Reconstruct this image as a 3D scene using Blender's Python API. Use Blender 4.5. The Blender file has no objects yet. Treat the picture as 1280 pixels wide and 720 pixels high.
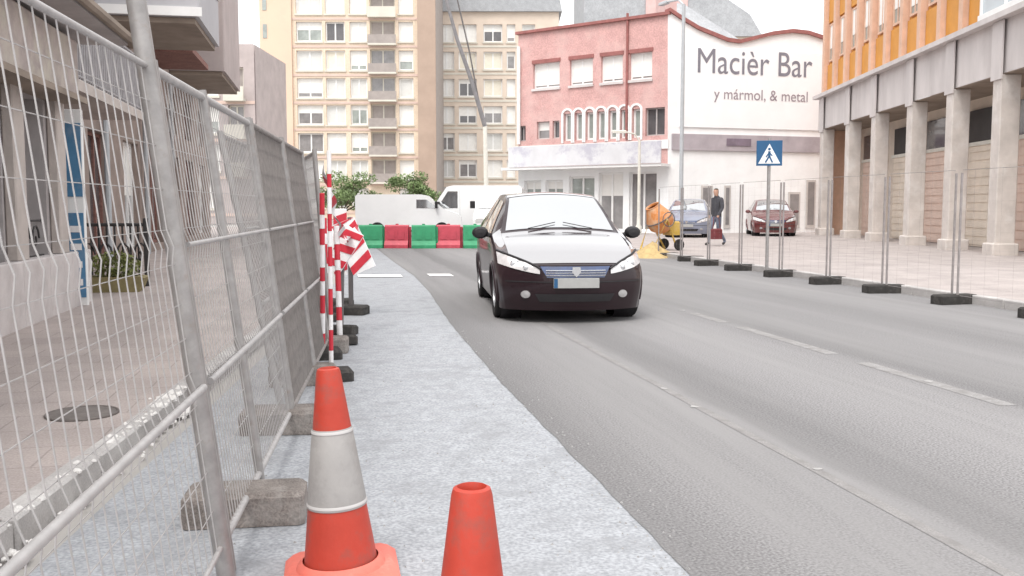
import bpy, bmesh, math, random
from mathutils import Vector, Matrix
random.seed(7)
R = math.radians
S = bpy.context.scene
COL = S.collection

# ------------------------------------------------------------------ camera
cd = bpy.data.cameras.new('camera'); cam = bpy.data.objects.new('camera', cd); COL.objects.link(cam)
cd.sensor_width = 36; cd.lens = 33.75; cd.clip_start = 0.05; cd.clip_end = 3000
cam.location = (0, 0, 1.33)
cam.rotation_euler = (R(90) - math.atan(102 / 1200), 0, -math.atan(230 / 1200))
S.camera = cam
# ------------------------------------------------------------------ world
SUN_EL, SUN_AZ = R(58), R(215)          # azimuth clockwise from +Y
w = bpy.data.worlds.new('World'); S.world = w; w.use_nodes = True
nt = w.node_tree; nt.nodes.clear()
sky = nt.nodes.new('ShaderNodeTexSky'); sky.sky_type = 'NISHITA'; sky.sun_disc = False
sky.sun_elevation = SUN_EL; sky.sun_rotation = SUN_AZ
sky.air_density = 1.0; sky.dust_density = 6.0; sky.ozone_density = 1.0
hs = nt.nodes.new('ShaderNodeHueSaturation'); hs.inputs['Saturation'].default_value = 0.12
bgn = nt.nodes.new('ShaderNodeBackground'); bgn.inputs['Strength'].default_value = 0.15
wo = nt.nodes.new('ShaderNodeOutputWorld')
cl = nt.nodes.new('ShaderNodeMixRGB'); cl.inputs[0].default_value = .7; cl.inputs[2].default_value = (8.0, 8.05, 8.15, 1)   # closed, even cloud cover over the clear sky
nt.links.new(sky.outputs[0], hs.inputs['Color']); nt.links.new(hs.outputs[0], cl.inputs[1]); nt.links.new(cl.outputs[0], bgn.inputs[0]); nt.links.new(bgn.outputs[0], wo.inputs[0])
# ------------------------------------------------------------------ sun behind cloud
sd = bpy.data.lights.new('sun', 'SUN'); sd.energy = 1.0; sd.angle = R(25); sd.color = (1, .96, .9)
so = bpy.data.objects.new('sun', sd); COL.objects.link(so); so.location = (-10, -10, 40)
so.rotation_euler = (R(90) - SUN_EL, 0, math.pi - SUN_AZ)
S.view_settings.view_transform = 'Standard'; S.view_settings.look = 'None'
S.view_settings.gamma = 1.0; S.view_settings.exposure = 0.8; S.view_settings.use_curve_mapping = False

# ------------------------------------------------------------------ materials
MATS = {}
def M(name, col, rough=.75, var=.12, scale=6.0, bump=0.0, bscale=60.0, metal=0.0, spec=.4, stretch=(1, 1, 1), fine=0.0, fscale=120.0, coat=0.0, dirt=None, dirt_scale=1.2, dirt_lo=.5, dirt_hi=.75):
    if name in MATS: return MATS[name]
    m = bpy.data.materials.new(name); m.use_nodes = True
    t = m.node_tree; N = t.nodes; L = t.links
    b = N['Principled BSDF']
    b.inputs['Roughness'].default_value = rough; b.inputs['Metallic'].default_value = metal
    b.inputs['Specular IOR Level'].default_value = spec
    if coat: b.inputs['Coat Weight'].default_value = coat; b.inputs['Coat Roughness'].default_value = .04
    tc = N.new('ShaderNodeTexCoord'); mp = N.new('ShaderNodeMapping'); mp.inputs['Scale'].default_value = stretch
    L.new(tc.outputs['Object'], mp.inputs[0])
    nz = N.new('ShaderNodeTexNoise'); nz.inputs['Scale'].default_value = scale; nz.inputs['Detail'].default_value = 6; nz.inputs['Roughness'].default_value = .6
    L.new(mp.outputs[0], nz.inputs['Vector'])
    rp = N.new('ShaderNodeValToRGB'); rp.color_ramp.elements[0].position = .3; rp.color_ramp.elements[1].position = .7
    rp.color_ramp.elements[0].color = tuple(max(0, c * (1 - var)) for c in col) + (1,)
    rp.color_ramp.elements[1].color = tuple(min(1, c * (1 + var)) for c in col) + (1,)
    L.new(nz.outputs[0], rp.inputs[0]); out = rp.outputs[0]
    if fine:
        n2 = N.new('ShaderNodeTexNoise'); n2.inputs['Scale'].default_value = fscale; n2.inputs['Detail'].default_value = 3
        L.new(tc.outputs['Object'], n2.inputs['Vector'])
        r2 = N.new('ShaderNodeValToRGB'); r2.color_ramp.elements[0].position = .35; r2.color_ramp.elements[1].position = .65
        r2.color_ramp.elements[0].color = (1 - fine,) * 3 + (1,); r2.color_ramp.elements[1].color = (1 + fine,) * 3 + (1,)
        L.new(n2.outputs[0], r2.inputs[0])
        mx = N.new('ShaderNodeMixRGB'); mx.blend_type = 'MULTIPLY'; mx.inputs[0].default_value = 1
        L.new(out, mx.inputs[1]); L.new(r2.outputs[0], mx.inputs[2]); out = mx.outputs[0]
    if dirt:
        n3 = N.new('ShaderNodeTexNoise'); n3.inputs['Scale'].default_value = dirt_scale; n3.inputs['Detail'].default_value = 8; n3.inputs['Roughness'].default_value = .7
        L.new(mp.outputs[0], n3.inputs['Vector'])
        r3 = N.new('ShaderNodeValToRGB'); r3.color_ramp.elements[0].position = dirt_lo; r3.color_ramp.elements[1].position = dirt_hi
        L.new(n3.outputs[0], r3.inputs[0])
        mx = N.new('ShaderNodeMixRGB'); L.new(r3.outputs[0], mx.inputs[0]); L.new(out, mx.inputs[1]); mx.inputs[2].default_value = tuple(dirt) + (1,); out = mx.outputs[0]
    L.new(out, b.inputs['Base Color'])
    if bump:
        n4 = N.new('ShaderNodeTexNoise'); n4.inputs['Scale'].default_value = bscale; n4.inputs['Detail'].default_value = 4
        L.new(tc.outputs['Object'], n4.inputs['Vector'])
        bp = N.new('ShaderNodeBump'); bp.inputs['Strength'].default_value = bump; bp.inputs['Distance'].default_value = .01
        L.new(n4.outputs[0], bp.inputs['Height']); L.new(bp.outputs[0], b.inputs['Normal'])
    MATS[name] = m; return m

def paving(name, col, joint, bw, bh, var=.1):
    m = M(name, col, .85, .14, 1.3, .3, 90, fine=.12, fscale=70)
    t = m.node_tree; N = t.nodes; L = t.links; b = N['Principled BSDF']
    src = b.inputs['Base Color'].links[0].from_socket
    tc = N.new('ShaderNodeTexCoord'); br = N.new('ShaderNodeTexBrick')
    br.inputs['Scale'].default_value = 1; br.inputs['Brick Width'].default_value = bw; br.inputs['Row Height'].default_value = bh
    br.inputs['Mortar Size'].default_value = .006; br.inputs['Color1'].default_value = (1, 1, 1, 1)
    br.inputs['Color2'].default_value = (1 - var,) * 3 + (1,); br.inputs['Mortar'].default_value = tuple(joint) + (1,)
    L.new(tc.outputs['Object'], br.inputs['Vector'])
    mx = N.new('ShaderNodeMixRGB'); mx.blend_type = 'MULTIPLY'; mx.inputs[0].default_value = 1
    L.new(src, mx.inputs[1]); L.new(br.outputs[0], mx.inputs[2]); L.new(mx.outputs[0], b.inputs['Base Color'])
    return m

def glass_mat(name, col, rough=.06, spec=.8):
    return M(name, col, rough, .25, 1.5, spec=spec)

asphalt = M('asphalt', (.207, .201, .203), .9, .09, 1.0, .22, 200, fine=.34, fscale=80, stretch=(1.0, .045, 1), dirt=(.25, .243, .243), dirt_scale=.7, dirt_lo=.45, dirt_hi=.62)
concrete = M('fresh_concrete', (.325, .335, .355), .9, .13, 11, .3, 90, fine=.20, fscale=60, dirt=(.245, .25, .262), dirt_scale=2.6, dirt_lo=.5, dirt_hi=.72)
pave_l = paving('pink_paving', (.40, .345, .325), (.72, .72, .72), .4, .4)
pave_r = paving('beige_paving', (.40, .355, .34), (.78, .78, .78), .4, .4)
earth = M('town_ground', (.38, .36, .34), .95, .12, .2, .3, 20)
kerbm = M('kerb_stone', (.42, .40, .39), .9, .14, 3, .4, 60, fine=.12, dirt=(.6, .59, .57), dirt_scale=2.5)
paint = M('road_paint', (.275, .264, .26), .85, .12, 5, .4, 120, fine=.2, dirt=(.205, .195, .192), dirt_scale=5, dirt_lo=.40, dirt_hi=.60)
paint2 = M('worn_dash_paint', (.29, .282, .28), .85, .12, 5, .3, 120, fine=.2, dirt=(.215, .205, .20), dirt_scale=7, dirt_lo=.40, dirt_hi=.60)
patchm = M('seam_tar', (.145, .135, .135), .85, .2, 5, .4, 120, fine=.25, dirt=(.24, .23, .225), dirt_scale=3, dirt_lo=.42, dirt_hi=.62)
galv = M('galvanised_steel', (.31, .295, .288), .5, .18, 14, .05, 80, metal=.35, spec=.5, dirt=(.27, .22, .19), dirt_scale=9, dirt_lo=.55, dirt_hi=.75)
galv_l = M('galvanised_wire', (.40, .385, .38), .55, .12, 14, metal=.25, spec=.5)
blockm = M('dusty_concrete_block', (.20, .175, .16), .95, .25, 7, .8, 45, fine=.25, dirt=(.33, .31, .29), dirt_scale=6)
rubber = M('black_rubber', (.035, .032, .03), .85, .3, 9, .4, 60, dirt=(.12, .11, .10), dirt_scale=8, dirt_lo=.55, dirt_hi=.8)
conered = M('cone_red', (.44, .046, .026), .5, .10, 7, .12, 40, dirt=(.20, .075, .06), dirt_scale=7, dirt_lo=.50, dirt_hi=.72)
conebase = M('cone_base_red', (.68, .16, .12), .6, .12, 7, .2, 40, dirt=(.5, .25, .2), dirt_scale=9, dirt_lo=.6, dirt_hi=.8)  # overexposure put into the colour, paler than the cone shell
conewhite = M('cone_reflective_sleeve', (.30, .285, .275), .45, .08, 10, .05, 80, dirt=(.21, .195, .19), dirt_scale=6, dirt_lo=.5, dirt_hi=.75)
sleeve_edge = M('sleeve_edge_white', (.48, .46, .45), .5, .05, 9)
sred = M('stripe_red', (.55, .03, .05), .45, .15, 9)
swhite = M('stripe_white', (.80, .78, .78), .5, .08, 9)
pred = M('barrier_red', (.52, .07, .10), .45, .14, 4, dirt=(.75, .35, .33), dirt_scale=3, dirt_lo=.6, dirt_hi=.85)
pgreen = M('barrier_green', (.04, .30, .14), .45, .14, 4, dirt=(.25, .5, .35), dirt_scale=3, dirt_lo=.6, dirt_hi=.85)
signblue = M('sign_blue', (.02, .09, .20), .4, .08, 4)
signwhite = M('sign_white', (.8, .8, .8), .45, .04, 4)
white_r = M('white_render', (.85, .86, .86), .85, .05, 1.5, .15, 30, dirt=(.78, .78, .775), dirt_scale=.6, dirt_lo=.55, dirt_hi=.85)
white_p = M('white_paint', (.80, .80, .79), .5, .05, 3)
pinkbrick = M('pink_brick', (.56, .335, .315), .9, .12, 2.2, .3, 40, fine=.12, fscale=14, dirt=(.62, .44, .415), dirt_scale=.5, dirt_lo=.45, dirt_hi=.7)
redcap = M('red_coping', (.30, .12, .11), .85, .2, 4, .3, 30)
slate = M('grey_slate', (.36, .37, .385), .8, .12, 2, .3, 20, fine=.1, fscale=12)
orange = M('orange_panel', (.60, .27, .05), .6, .10, 1.5, .1, 30, dirt=(.54, .27, .09), dirt_scale=1.0, dirt_lo=.55, dirt_hi=.8)
pilpink = M('pink_pilaster', (.64, .42, .31), .8, .10, 3, .2, 40)
ledge = M('ledge_stone', (.58, .54, .53), .9, .12, 1.2, .4, 30, dirt=(.45, .41, .40), dirt_scale=.8, dirt_lo=.5, dirt_hi=.8, stretch=(1, 1, .3))
pillar_m = M('pillar_stone', (.57, .52, .485), .9, .14, 2, .4, 30, dirt=(.72, .70, .68), dirt_scale=1.2, dirt_lo=.5, dirt_hi=.8)
shopwall = M('arcade_back_wall', (.72, .63, .54), .85, .15, 1.0, .2, 30)
shutter = M('roller_shutter', (.76, .67, .57), .6, .10, 2, .1, 30)
shutter_r = M('roller_shutter_reddish', (.70, .54, .46), .6, .10, 2, .1, 30)
dark = M('dark_opening', (.035, .03, .03), .6, .2, 2)
glassd = glass_mat('window_glass_dark', (.10, .095, .10))
glassm = glass_mat('window_glass_grey', (.24, .23, .23))
glassg = glass_mat('window_glass_greenish', (.30, .33, .31))
blind = M('white_blind', (.78, .77, .74), .7, .05, 3)
blind_c = M('cream_blind', (.72, .68, .58), .7, .06, 3)
blind_c2 = M('pale_grey_blind', (.62, .62, .60), .7, .06, 3)
blind_g = M('grey_blind', (.34, .30, .28), .7, .12, 2)
aptwall = M('apartment_pale_brick', (.66, .545, .43), .9, .08, .6, .2, 10, fine=.06, fscale=6)
apttan = M('apartment_tan_brick', (.68, .54, .41), .9, .08, .6, .2, 10, dirt=(.68, .46, .36), dirt_scale=.15, dirt_lo=.4, dirt_hi=.65)
aptbrown = M('apartment_brown_band', (.40, .30, .24), .9, .08, .6, .2, 10)
aptpink = M('apartment_pink_grey', (.63, .535, .45), .9, .08, .6, .2, 10)
aptpar = M('balcony_parapet', (.60, .57, .50), .85, .08, 1)
lgrey = M('left_grey_render', (.40, .37, .365), .9, .16, 1.2, .3, 30, dirt=(.50, .47, .46), dirt_scale=1.2)
lpink = M('left_pink_render', (.43, .37, .36), .9, .12, 1.0, .3, 30)
lbrick = M('left_red_brick', (.235, .12, .10), .9, .18, 3, .4, 30, fine=.15, fscale=25)
lbeige = M('left_beige_stone', (.46, .41, .38), .9, .16, 2, .4, 30)
lwhite = M('left_white_base', (.56, .52, .51), .9, .14, 2.5, .3, 40, dirt=(.44, .39, .38), dirt_scale=2)
fascia = M('weathered_fascia', (.42, .36, .34), .85, .25, 3.5, .3, 30, dirt=(.52, .48, .41), dirt_scale=2.2, dirt_lo=.45, dirt_hi=.65)
bay_m = M('bay_grey_panel', (.44, .435, .455), .7, .08, 1.2)
soffit = M('soffit_brown', (.27, .22, .18), .8, .2, 1.5)
bluep = M('blue_panel', (.07, .19, .33), .5, .2, 2.5, dirt=(.16, .25, .36), dirt_scale=4, dirt_lo=.5, dirt_hi=.7)
iron = M('dark_iron', (.045, .042, .042), .6, .2, 8)
bark = M('bark', (.10, .075, .055), .95, .3, 12, .6, 30)
leaf1 = M('leaf_green', (.19, .26, .11), .6, .45, 2.0)
leaf2 = M('leaf_yellow_green', (.20, .22, .07), .6, .4, 3.0)
leaf3 = M('leaf_olive', (.12, .13, .06), .6, .4, 2.0)
plum = M('car_paint_plum', (.020, .009, .012), .35, .05, 2, metal=.0, spec=.35, coat=.5)
plum_g = M('car_upper_plum_sky_sheen', (.034, .016, .020), .12, .05, 2, spec=1.0, coat=1.0)  # same paint; lighter, glossier copy stands in for bright sky sheen on upper panels
carwhite = M('car_paint_pale_blue', (.22, .24, .31), .25, .04, 2, spec=.6, coat=.6)
carred = M('car_paint_dark_red', (.13, .03, .03), .25, .05, 2, spec=.6, coat=.8)
vanwhite = M('van_white', (.80, .80, .80), .35, .03, 2, spec=.5, coat=.3)
carblack = M('black_plastic', (.02, .018, .02), .6, .15, 8)
tyre = M('tyre_rubber', (.022, .021, .021), .9, .2, 12)
rim = M('wheel_rim', (.42, .42, .43), .35, .05, 6, metal=.8)
cglass = M('car_glass', (.10, .11, .12), .03, .05, 2, spec=1.0, coat=1.0)
lamp_l = M('headlamp_lens', (.62, .60, .60), .12, .12, 14, spec=.9, coat=1.0)
chrome = M('chrome', (.75, .76, .78), .15, .04, 6, metal=.9)
platew = M('number_plate_white', (.36, .36, .35), .5, .06, 12)
grille_b = M('grille_black_sky_tint', (.03, .055, .15), .3, .3, 8, spec=.8, coat=.6)  # blue is the sky's reflection put into the grille colour
skin = M('skin', (.50, .30, .22), .6, .06, 8)
jacket = M('dark_jacket', (.055, .055, .065), .85, .2, 8)
jeans = M('grey_blue_jeans', (.15, .17, .23), .85, .2, 8)
hair = M('dark_hair', (.03, .022, .018), .7, .2, 20)
shoe = M('shoe', (.05, .045, .045), .7, .2, 10)
bagm = M('maroon_bag', (.16, .035, .04), .7, .2, 8)
orange_net = M('orange_bag', (.66, .26, .12), .7, .16, 5, .5, 25)
sand = M('ochre_sand', (.48, .35, .17), .95, .2, 8, .6, 50)
lampgrey = M('lamp_post_grey', (.42, .44, .46), .5, .08, 6)
lampwhite = M('lamp_post_pale', (.66, .64, .58), .5, .08, 6)
boomm = M('boom_dark_grey', (.12, .11, .11), .5, .2, 4)
lettr = M('sign_letter_grey', (.21, .205, .24), .6, .1, 4)
lettp = M('sign_letter_mauve', (.30, .25, .28), .6, .1, 4)
manm = M('manhole_iron', (.17, .15, .14), .75, .2, 12, .6, 50, metal=.3)
signgrey = M('grey_sign_band', (.40, .36, .385), .7, .15, 1.5)
rubblem = M('white_rubble', (.66, .64, .62), .9, .12, 9, .4, 40)

def wear(m):     # lane-long bands of older and newer surfacing across the road
    t = m.node_tree; N = t.nodes; L = t.links; b = N['Principled BSDF']; src = b.inputs['Base Color'].links[0].from_socket
    tc = N.new('ShaderNodeTexCoord'); sp = N.new('ShaderNodeSeparateXYZ'); L.new(tc.outputs['Object'], sp.inputs[0])
    nz = N.new('ShaderNodeTexNoise'); nz.inputs['Scale'].default_value = .5; nz.inputs['Detail'].default_value = 6; L.new(tc.outputs['Object'], nz.inputs['Vector'])
    ma = N.new('ShaderNodeMath'); ma.operation = 'MULTIPLY_ADD'; ma.inputs[1].default_value = .3; L.new(nz.outputs[0], ma.inputs[0]); L.new(sp.outputs[0], ma.inputs[2])
    mb = N.new('ShaderNodeMath'); mb.operation = 'DIVIDE'; mb.inputs[1].default_value = 10; L.new(ma.outputs[0], mb.inputs[0])
    rp = N.new('ShaderNodeValToRGB'); e = rp.color_ramp.elements
    st = [(1.3, .74), (1.62, .86), (1.85, .97), (2.45, 1.0), (2.66, .97), (2.72, .80), (3.0, .84), (3.4, 1.08), (4.3, 1.12), (4.62, .98), (4.75, .82), (5.1, .88), (5.9, 1.0), (6.8, .90), (7.6, .98), (8.9, .90)]
    e[0].position = st[0][0] / 10; e[0].color = (st[0][1],) * 3 + (1,); e[1].position = st[-1][0] / 10; e[1].color = (st[-1][1],) * 3 + (1,)
    for x, v in st[1:-1]: q = e.new(x / 10); q.color = (v, v, v, 1)
    L.new(mb.outputs[0], rp.inputs[0])
    mx = N.new('ShaderNodeMixRGB'); mx.blend_type = 'MULTIPLY'; mx.inputs[0].default_value = 1
    L.new(src, mx.inputs[1]); L.new(rp.outputs[0], mx.inputs[2]); L.new(mx.outputs[0], b.inputs['Base Color'])
wear(asphalt)
def ior(m, c): 
    b = m.node_tree.nodes['Principled BSDF']; b.inputs['Coat IOR'].default_value = c; b.inputs['IOR'].default_value = min(c, 1.7)
ior(plum, 1.4); ior(plum_g, 4.4); ior(cglass, 5.0)  # exaggerated coat IOR whitens sky reflections on bonnet, roof, wings and glass

# ------------------------------------------------------------------ mesh helpers
class MB:
    def __init__(s): s.v = []; s.f = []; s.mi = []; s.cur = 0
    def add(s, vs, fs):
        o = len(s.v); s.v += [tuple(v) for v in vs]
        s.f += [tuple(i + o for i in f) for f in fs]; s.mi += [s.cur] * len(fs); return s
    def box(s, x0, y0, z0, x1, y1, z1):
        return s.add([(x0, y0, z0), (x1, y0, z0), (x1, y1, z0), (x0, y1, z0), (x0, y0, z1), (x1, y0, z1), (x1, y1, z1), (x0, y1, z1)],
                     [(0, 3, 2, 1), (4, 5, 6, 7), (0, 1, 5, 4), (1, 2, 6, 5), (2, 3, 7, 6), (3, 0, 4, 7)])
    def bbox(s, x0, y0, z0, x1, y1, z1, b=.01):   # box with chamfered vertical edges and top
        pts = [(x0 + b, y0), (x1 - b, y0), (x1, y0 + b), (x1, y1 - b), (x1 - b, y1), (x0 + b, y1), (x0, y1 - b), (x0, y0 + b)]
        cx, cy = (x0 + x1) / 2, (y0 + y1) / 2
        sx = 1 - 2 * b / max(1e-6, (x1 - x0)); sy = 1 - 2 * b / max(1e-6, (y1 - y0))
        lo = [(x, y, z0) for x, y in pts]; mid = [(x, y, z1 - b) for x, y in pts]
        hi = [(cx + (x - cx) * sx, cy + (y - cy) * sy, z1) for x, y in pts]
        fs = [tuple(reversed(range(8))), tuple(range(16, 24))]
        for r in (0, 8):
            for i in range(8): j = (i + 1) % 8; fs.append((r + i, r + j, r + 8 + j, r + 8 + i))
        return s.add(lo + mid + hi, fs)
    def quad(s, a, b, c, d): return s.add([a, b, c, d], [(0, 1, 2, 3)])
    def tube(s, pts, r, n=8, caps=True):
        pts = [Vector(p) for p in pts]; rs = r if isinstance(r, (list, tuple)) else [r] * len(pts)
        vs = []; fs = []
        ref = None
        for i, p in enumerate(pts):
            d = (pts[min(i + 1, len(pts) - 1)] - pts[max(i - 1, 0)]).normalized()
            if ref is None or abs(ref.dot(d)) > .95: ref = Vector((0, 0, 1)) if abs(d.z) < .9 else Vector((1, 0, 0))
            u = d.cross(ref).normalized(); v = d.cross(u)
            for k in range(n):
                a = 2 * math.pi * (k + .5) / n
                vs.append(p + (u * math.cos(a) + v * math.sin(a)) * rs[i])
        for i in range(len(pts) - 1):
            for k in range(n):
                j = (k + 1) % n
                fs.append((i * n + k, (i + 1) * n + k, (i + 1) * n + j, i * n + j))
        if caps:
            fs.append(tuple(range(n))); fs.append(tuple(reversed(range((len(pts) - 1) * n, len(pts) * n))))
        return s.add(vs, fs)
    def lathe(s, prof, n=24, c=(0, 0, 0), cap=True):
        vs = []; fs = []
        for r, z in prof:
            for k in range(n):
                a = 2 * math.pi * k / n; vs.append((c[0] + r * math.cos(a), c[1] + r * math.sin(a), c[2] + z))
        for i in range(len(prof) - 1):
            for k in range(n):
                j = (k + 1) % n; fs.append((i * n + k, i * n + j, (i + 1) * n + j, (i + 1) * n + k))
        if cap:
            fs.append(tuple(reversed(range(n)))); fs.append(tuple(range((len(prof) - 1) * n, len(prof) * n)))
        return s.add(vs, fs)
    def prism(s, poly, a0, a1, axis='y'):          # poly in the plane normal to axis
        def P(p, q):
            return {'y': (p[0], q, p[1]), 'x': (q, p[0], p[1]), 'z': (p[0], p[1], q)}[axis]
        n = len(poly); vs = [P(p, a0) for p in poly] + [P(p, a1) for p in poly]
        fs = [tuple(range(n)), tuple(reversed(range(n, 2 * n)))]
        for i in range(n): j = (i + 1) % n; fs.append((i, i + n, j + n, j))
        return s.add(vs, fs)
    def ring(s, c, r, t, axis='x', n=24, m=8):
        vs = []; fs = []
        for i in range(n):
            a = 2 * math.pi * i / n
            for j in range(m):
                b = 2 * math.pi * j / m; q = r + t * math.cos(b); h = t * math.sin(b)
                p = (q * math.cos(a), q * math.sin(a), h)
                p = {'z': p, 'x': (p[2], p[0], p[1]), 'y': (p[0], p[2], p[1])}[axis]
                vs.append((c[0] + p[0], c[1] + p[1], c[2] + p[2]))
        for i in range(n):
            for j in range(m):
                i2 = (i + 1) % n; j2 = (j + 1) % m
                fs.append((i * m + j, i2 * m + j, i2 * m + j2, i * m + j2))
        return s.add(vs, fs)
    def mesh(s, name, mats, smooth=False, fix=True):
        me = bpy.data.meshes.new(name); me.from_pydata(s.v, [], s.f)
        if not isinstance(mats, (list, tuple)): mats = [mats]
        for m in mats: me.materials.append(m)
        me.polygons.foreach_set('material_index', s.mi)
        if fix:
            bm = bmesh.new(); bm.from_mesh(me); bmesh.ops.recalc_face_normals(bm, faces=bm.faces); bm.to_mesh(me); bm.free()
        if smooth:
            me.polygons.foreach_set('use_smooth', [True] * len(me.polygons))
            try: me.set_sharp_from_angle(angle=R(38))
            except Exception: pass
        me.update(); return me
    def build(s, name, mats, parent=None, smooth=False, fix=True):
        return link(name, s.mesh(name, mats, smooth, fix), parent)
def link(name, me, parent=None, loc=None, rz=None):
    o = bpy.data.objects.new(name, me); COL.objects.link(o); o.parent = parent
    if loc: o.location = loc
    if rz is not None: o.rotation_euler = (0, 0, rz)
    return o
def tag(o, label, cat, group=None):
    o['label'] = label; o['category'] = cat
    if group: o['group'] = group
    return o
def thing(name, label, cat, loc=(0, 0, 0), rz=0, group=None, rx=0):
    o = bpy.data.objects.new(name, None); COL.objects.link(o); o.empty_display_size = .2
    o.location = loc; o.rotation_euler = (rx, 0, rz); return tag(o, label, cat, group)
def struct(o): o['kind'] = 'structure'; return o
def stuff(o): o['kind'] = 'stuff'; return o
def dup(root, loc, rz, label=None, group=None, parent=None):
    r = root.copy(); COL.objects.link(r); r.location = loc; r.rotation_euler = (root.rotation_euler[0], 0, rz)
    if label: r['label'] = label
    if group: r['group'] = group
    for ch in list(root.children):
        c = ch.copy(); COL.objects.link(c); c.parent = r
        for g in list(ch.children):
            d = g.copy(); COL.objects.link(d); d.parent = c
    return r

# ================================================================== SETTING
def sheet(name, poly, z, mat, parent=None):
    b = MB(); b.add([(x, y, z) for x, y in poly], [tuple(range(len(poly)))]); return b.build(name, mat, parent, fix=False)
struct(sheet('ground', [(-900, -300), (900, -300), (900, 1500), (-900, 1500)], -.03, earth))
# left edge of the asphalt bends gently
EDGE = [(1.27, -6), (1.27, 7), (1.36, 11), (1.55, 15), (1.62, 18.5), (1.55, 23), (1.5, 31), (1.5, 60)]
def rough_edge(P, step=.06, j=.0035):
    out = []; w = 0
    for (x0, y0), (x1, y1) in zip(P[:-1], P[1:]):
        n = max(1, int((y1 - y0) / step)) if y0 < 12 and y1 > 0 else 1
        for k in range(n):
            u = k / n; w = .75 * w + random.uniform(-j, j); out.append((x0 + (x1 - x0) * u + w, y0 + (y1 - y0) * u))
    return out + [P[-1]]
road = struct(sheet('road', rough_edge(EDGE) + [(8.66, 60), (8.66, -6)], 0.0, asphalt))
cs = struct(sheet('concrete_strip', [(-1.45, -6)] + [(-1.45, 0), (-.55, 9), (.2, 18), (.7, 31), (.7, 60)] + [(x + .2, y) for x, y in reversed(EDGE)], -.003, concrete))
struct(sheet('site_apron', [(-3, 29), (30, 26), (34, 60), (-6, 60)], -.012, M('pale_concrete', (.60, .60, .59), .9, .06, .6, .2, 30)))
def ribbon(name, x0, x1, y0, y1, z, mat, wob=.01, n=40):
    b = MB(); pts = []
    for i in range(n + 1):
        y = y0 + (y1 - y0) * i / n
        pts.append((x0 + random.uniform(-wob, wob), x1 + random.uniform(-wob, wob), y))
    for i in range(n):
        a, c = pts[i], pts[i + 1]
        b.quad((a[0], a[2], z), (a[1], a[2], z), (c[1], c[2], z), (c[0], c[2], z))
    return b.build(name, mat, road, fix=False)
ribbon('lane_marking', 2.375, 2.435, -4, 12, .002, paint, .006)
for ya, yb in ((5.6, 7.4), (7.9, 9.9), (10.3, 11.3), (13.5, 15.5), (18, 20)): ribbon('lane_marking', 4.40, 4.53, ya, yb, .002, paint2, .006, 14)
flkm = M('old_paint_fleck', (.36, .35, .345), .85, .2, 20)
# worn flecks of old paint left along the seam
for (x, y, s_) in [(2.42, 4.40, .028), (2.38, 5.95, .035), (2.40, 6.6, .03), (4.47, 6.5, .04), (4.45, 11.6, .05)]:
    b = MB(); n = 7; b.add([(x + s_ * random.uniform(.6, 1.2) * math.cos(6.283 * k / n), y + s_ * random.uniform(.5, 1.6) * math.sin(6.283 * k / n), .0045) for k in range(n)], [tuple(range(n))])
    b.build('paint_fleck', flkm, road, fix=False)
for x0, x1 in ((.55, 1.38), (1.9, 2.35)):
    b = MB(); b.quad((x0, 18.2, .009), (x1, 18.1, .009), (x1, 18.75, .009), (x0, 18.85, .009)); b.build('stop_line', swhite, road, fix=False)
# left pavement (pinkish), a step above the strip, with kerb stones
def lkx(y): return -1.62 + .1 * y
sl = sheet('pavement_left', [(-12, -6), (lkx(-6) - .06, -6), (lkx(16) - .06, 16), (lkx(16) - .06, 60), (-12, 60)], .10, pave_l); struct(sl)
kb = MB().bbox(-.06, 0, -.1, .06, .985, .105, .012).mesh('kerb_stone', kerbm)
for i in range(-2, 16):
    o = link('kerb_stone', kb, sl, (lkx(i) - .06, i, random.uniform(-.004, .004)), -math.atan(.1) + random.uniform(-.006, .006))
# right pavement
sr = sheet('pavement_right', [(8.70, -6), (30, -6), (30, 60), (8.70, 60)], .12, pave_r); struct(sr)
kb2 = MB().bbox(-.065, 0, -.1, .065, .985, .125, .012).mesh('kerb_stone', kerbm)
for i in range(-2, 48): link('kerb_stone', kb2, sr, (8.685, i, random.uniform(-.004, .004)), random.uniform(-.005, .005))

# ================================================================== FACADE HELPERS
def facade(root, W, Hh, ops, mat, depth=.18, x0=0, z0=0, name='wall', y=0):
    """wall in local xz plane, outward = -y; ops = list of (xa, za, xb, zb) openings with reveals"""
    xs = sorted({x0, x0 + W} | {o[0] for o in ops} | {o[2] for o in ops}); zs = sorted({z0, z0 + Hh} | {o[1] for o in ops} | {o[3] for o in ops})
    b = MB()
    for i in range(len(xs) - 1):
        for j in range(len(zs) - 1):
            cx, cz = (xs[i] + xs[i + 1]) / 2, (zs[j] + zs[j + 1]) / 2
            if any(o[0] < cx < o[2] and o[1] < cz < o[3] for o in ops): continue
            b.quad((xs[i], y, zs[j]), (xs[i + 1], y, zs[j]), (xs[i + 1], y, zs[j + 1]), (xs[i], y, zs[j + 1]))
    for (a, c, d, e) in ops:
        b.quad((a, y, c), (a, y, e), (a, y + depth, e), (a, y + depth, c)); b.quad((d, y, e), (d, y, c), (d, y + depth, c), (d, y + depth, e))
        b.quad((a, y, e), (d, y, e), (d, y + depth, e), (a, y + depth, e)); b.quad((d, y, c), (a, y, c), (a, y + depth, c), (d, y + depth, c))
    return b.build(name, mat, root, fix=False)
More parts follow.
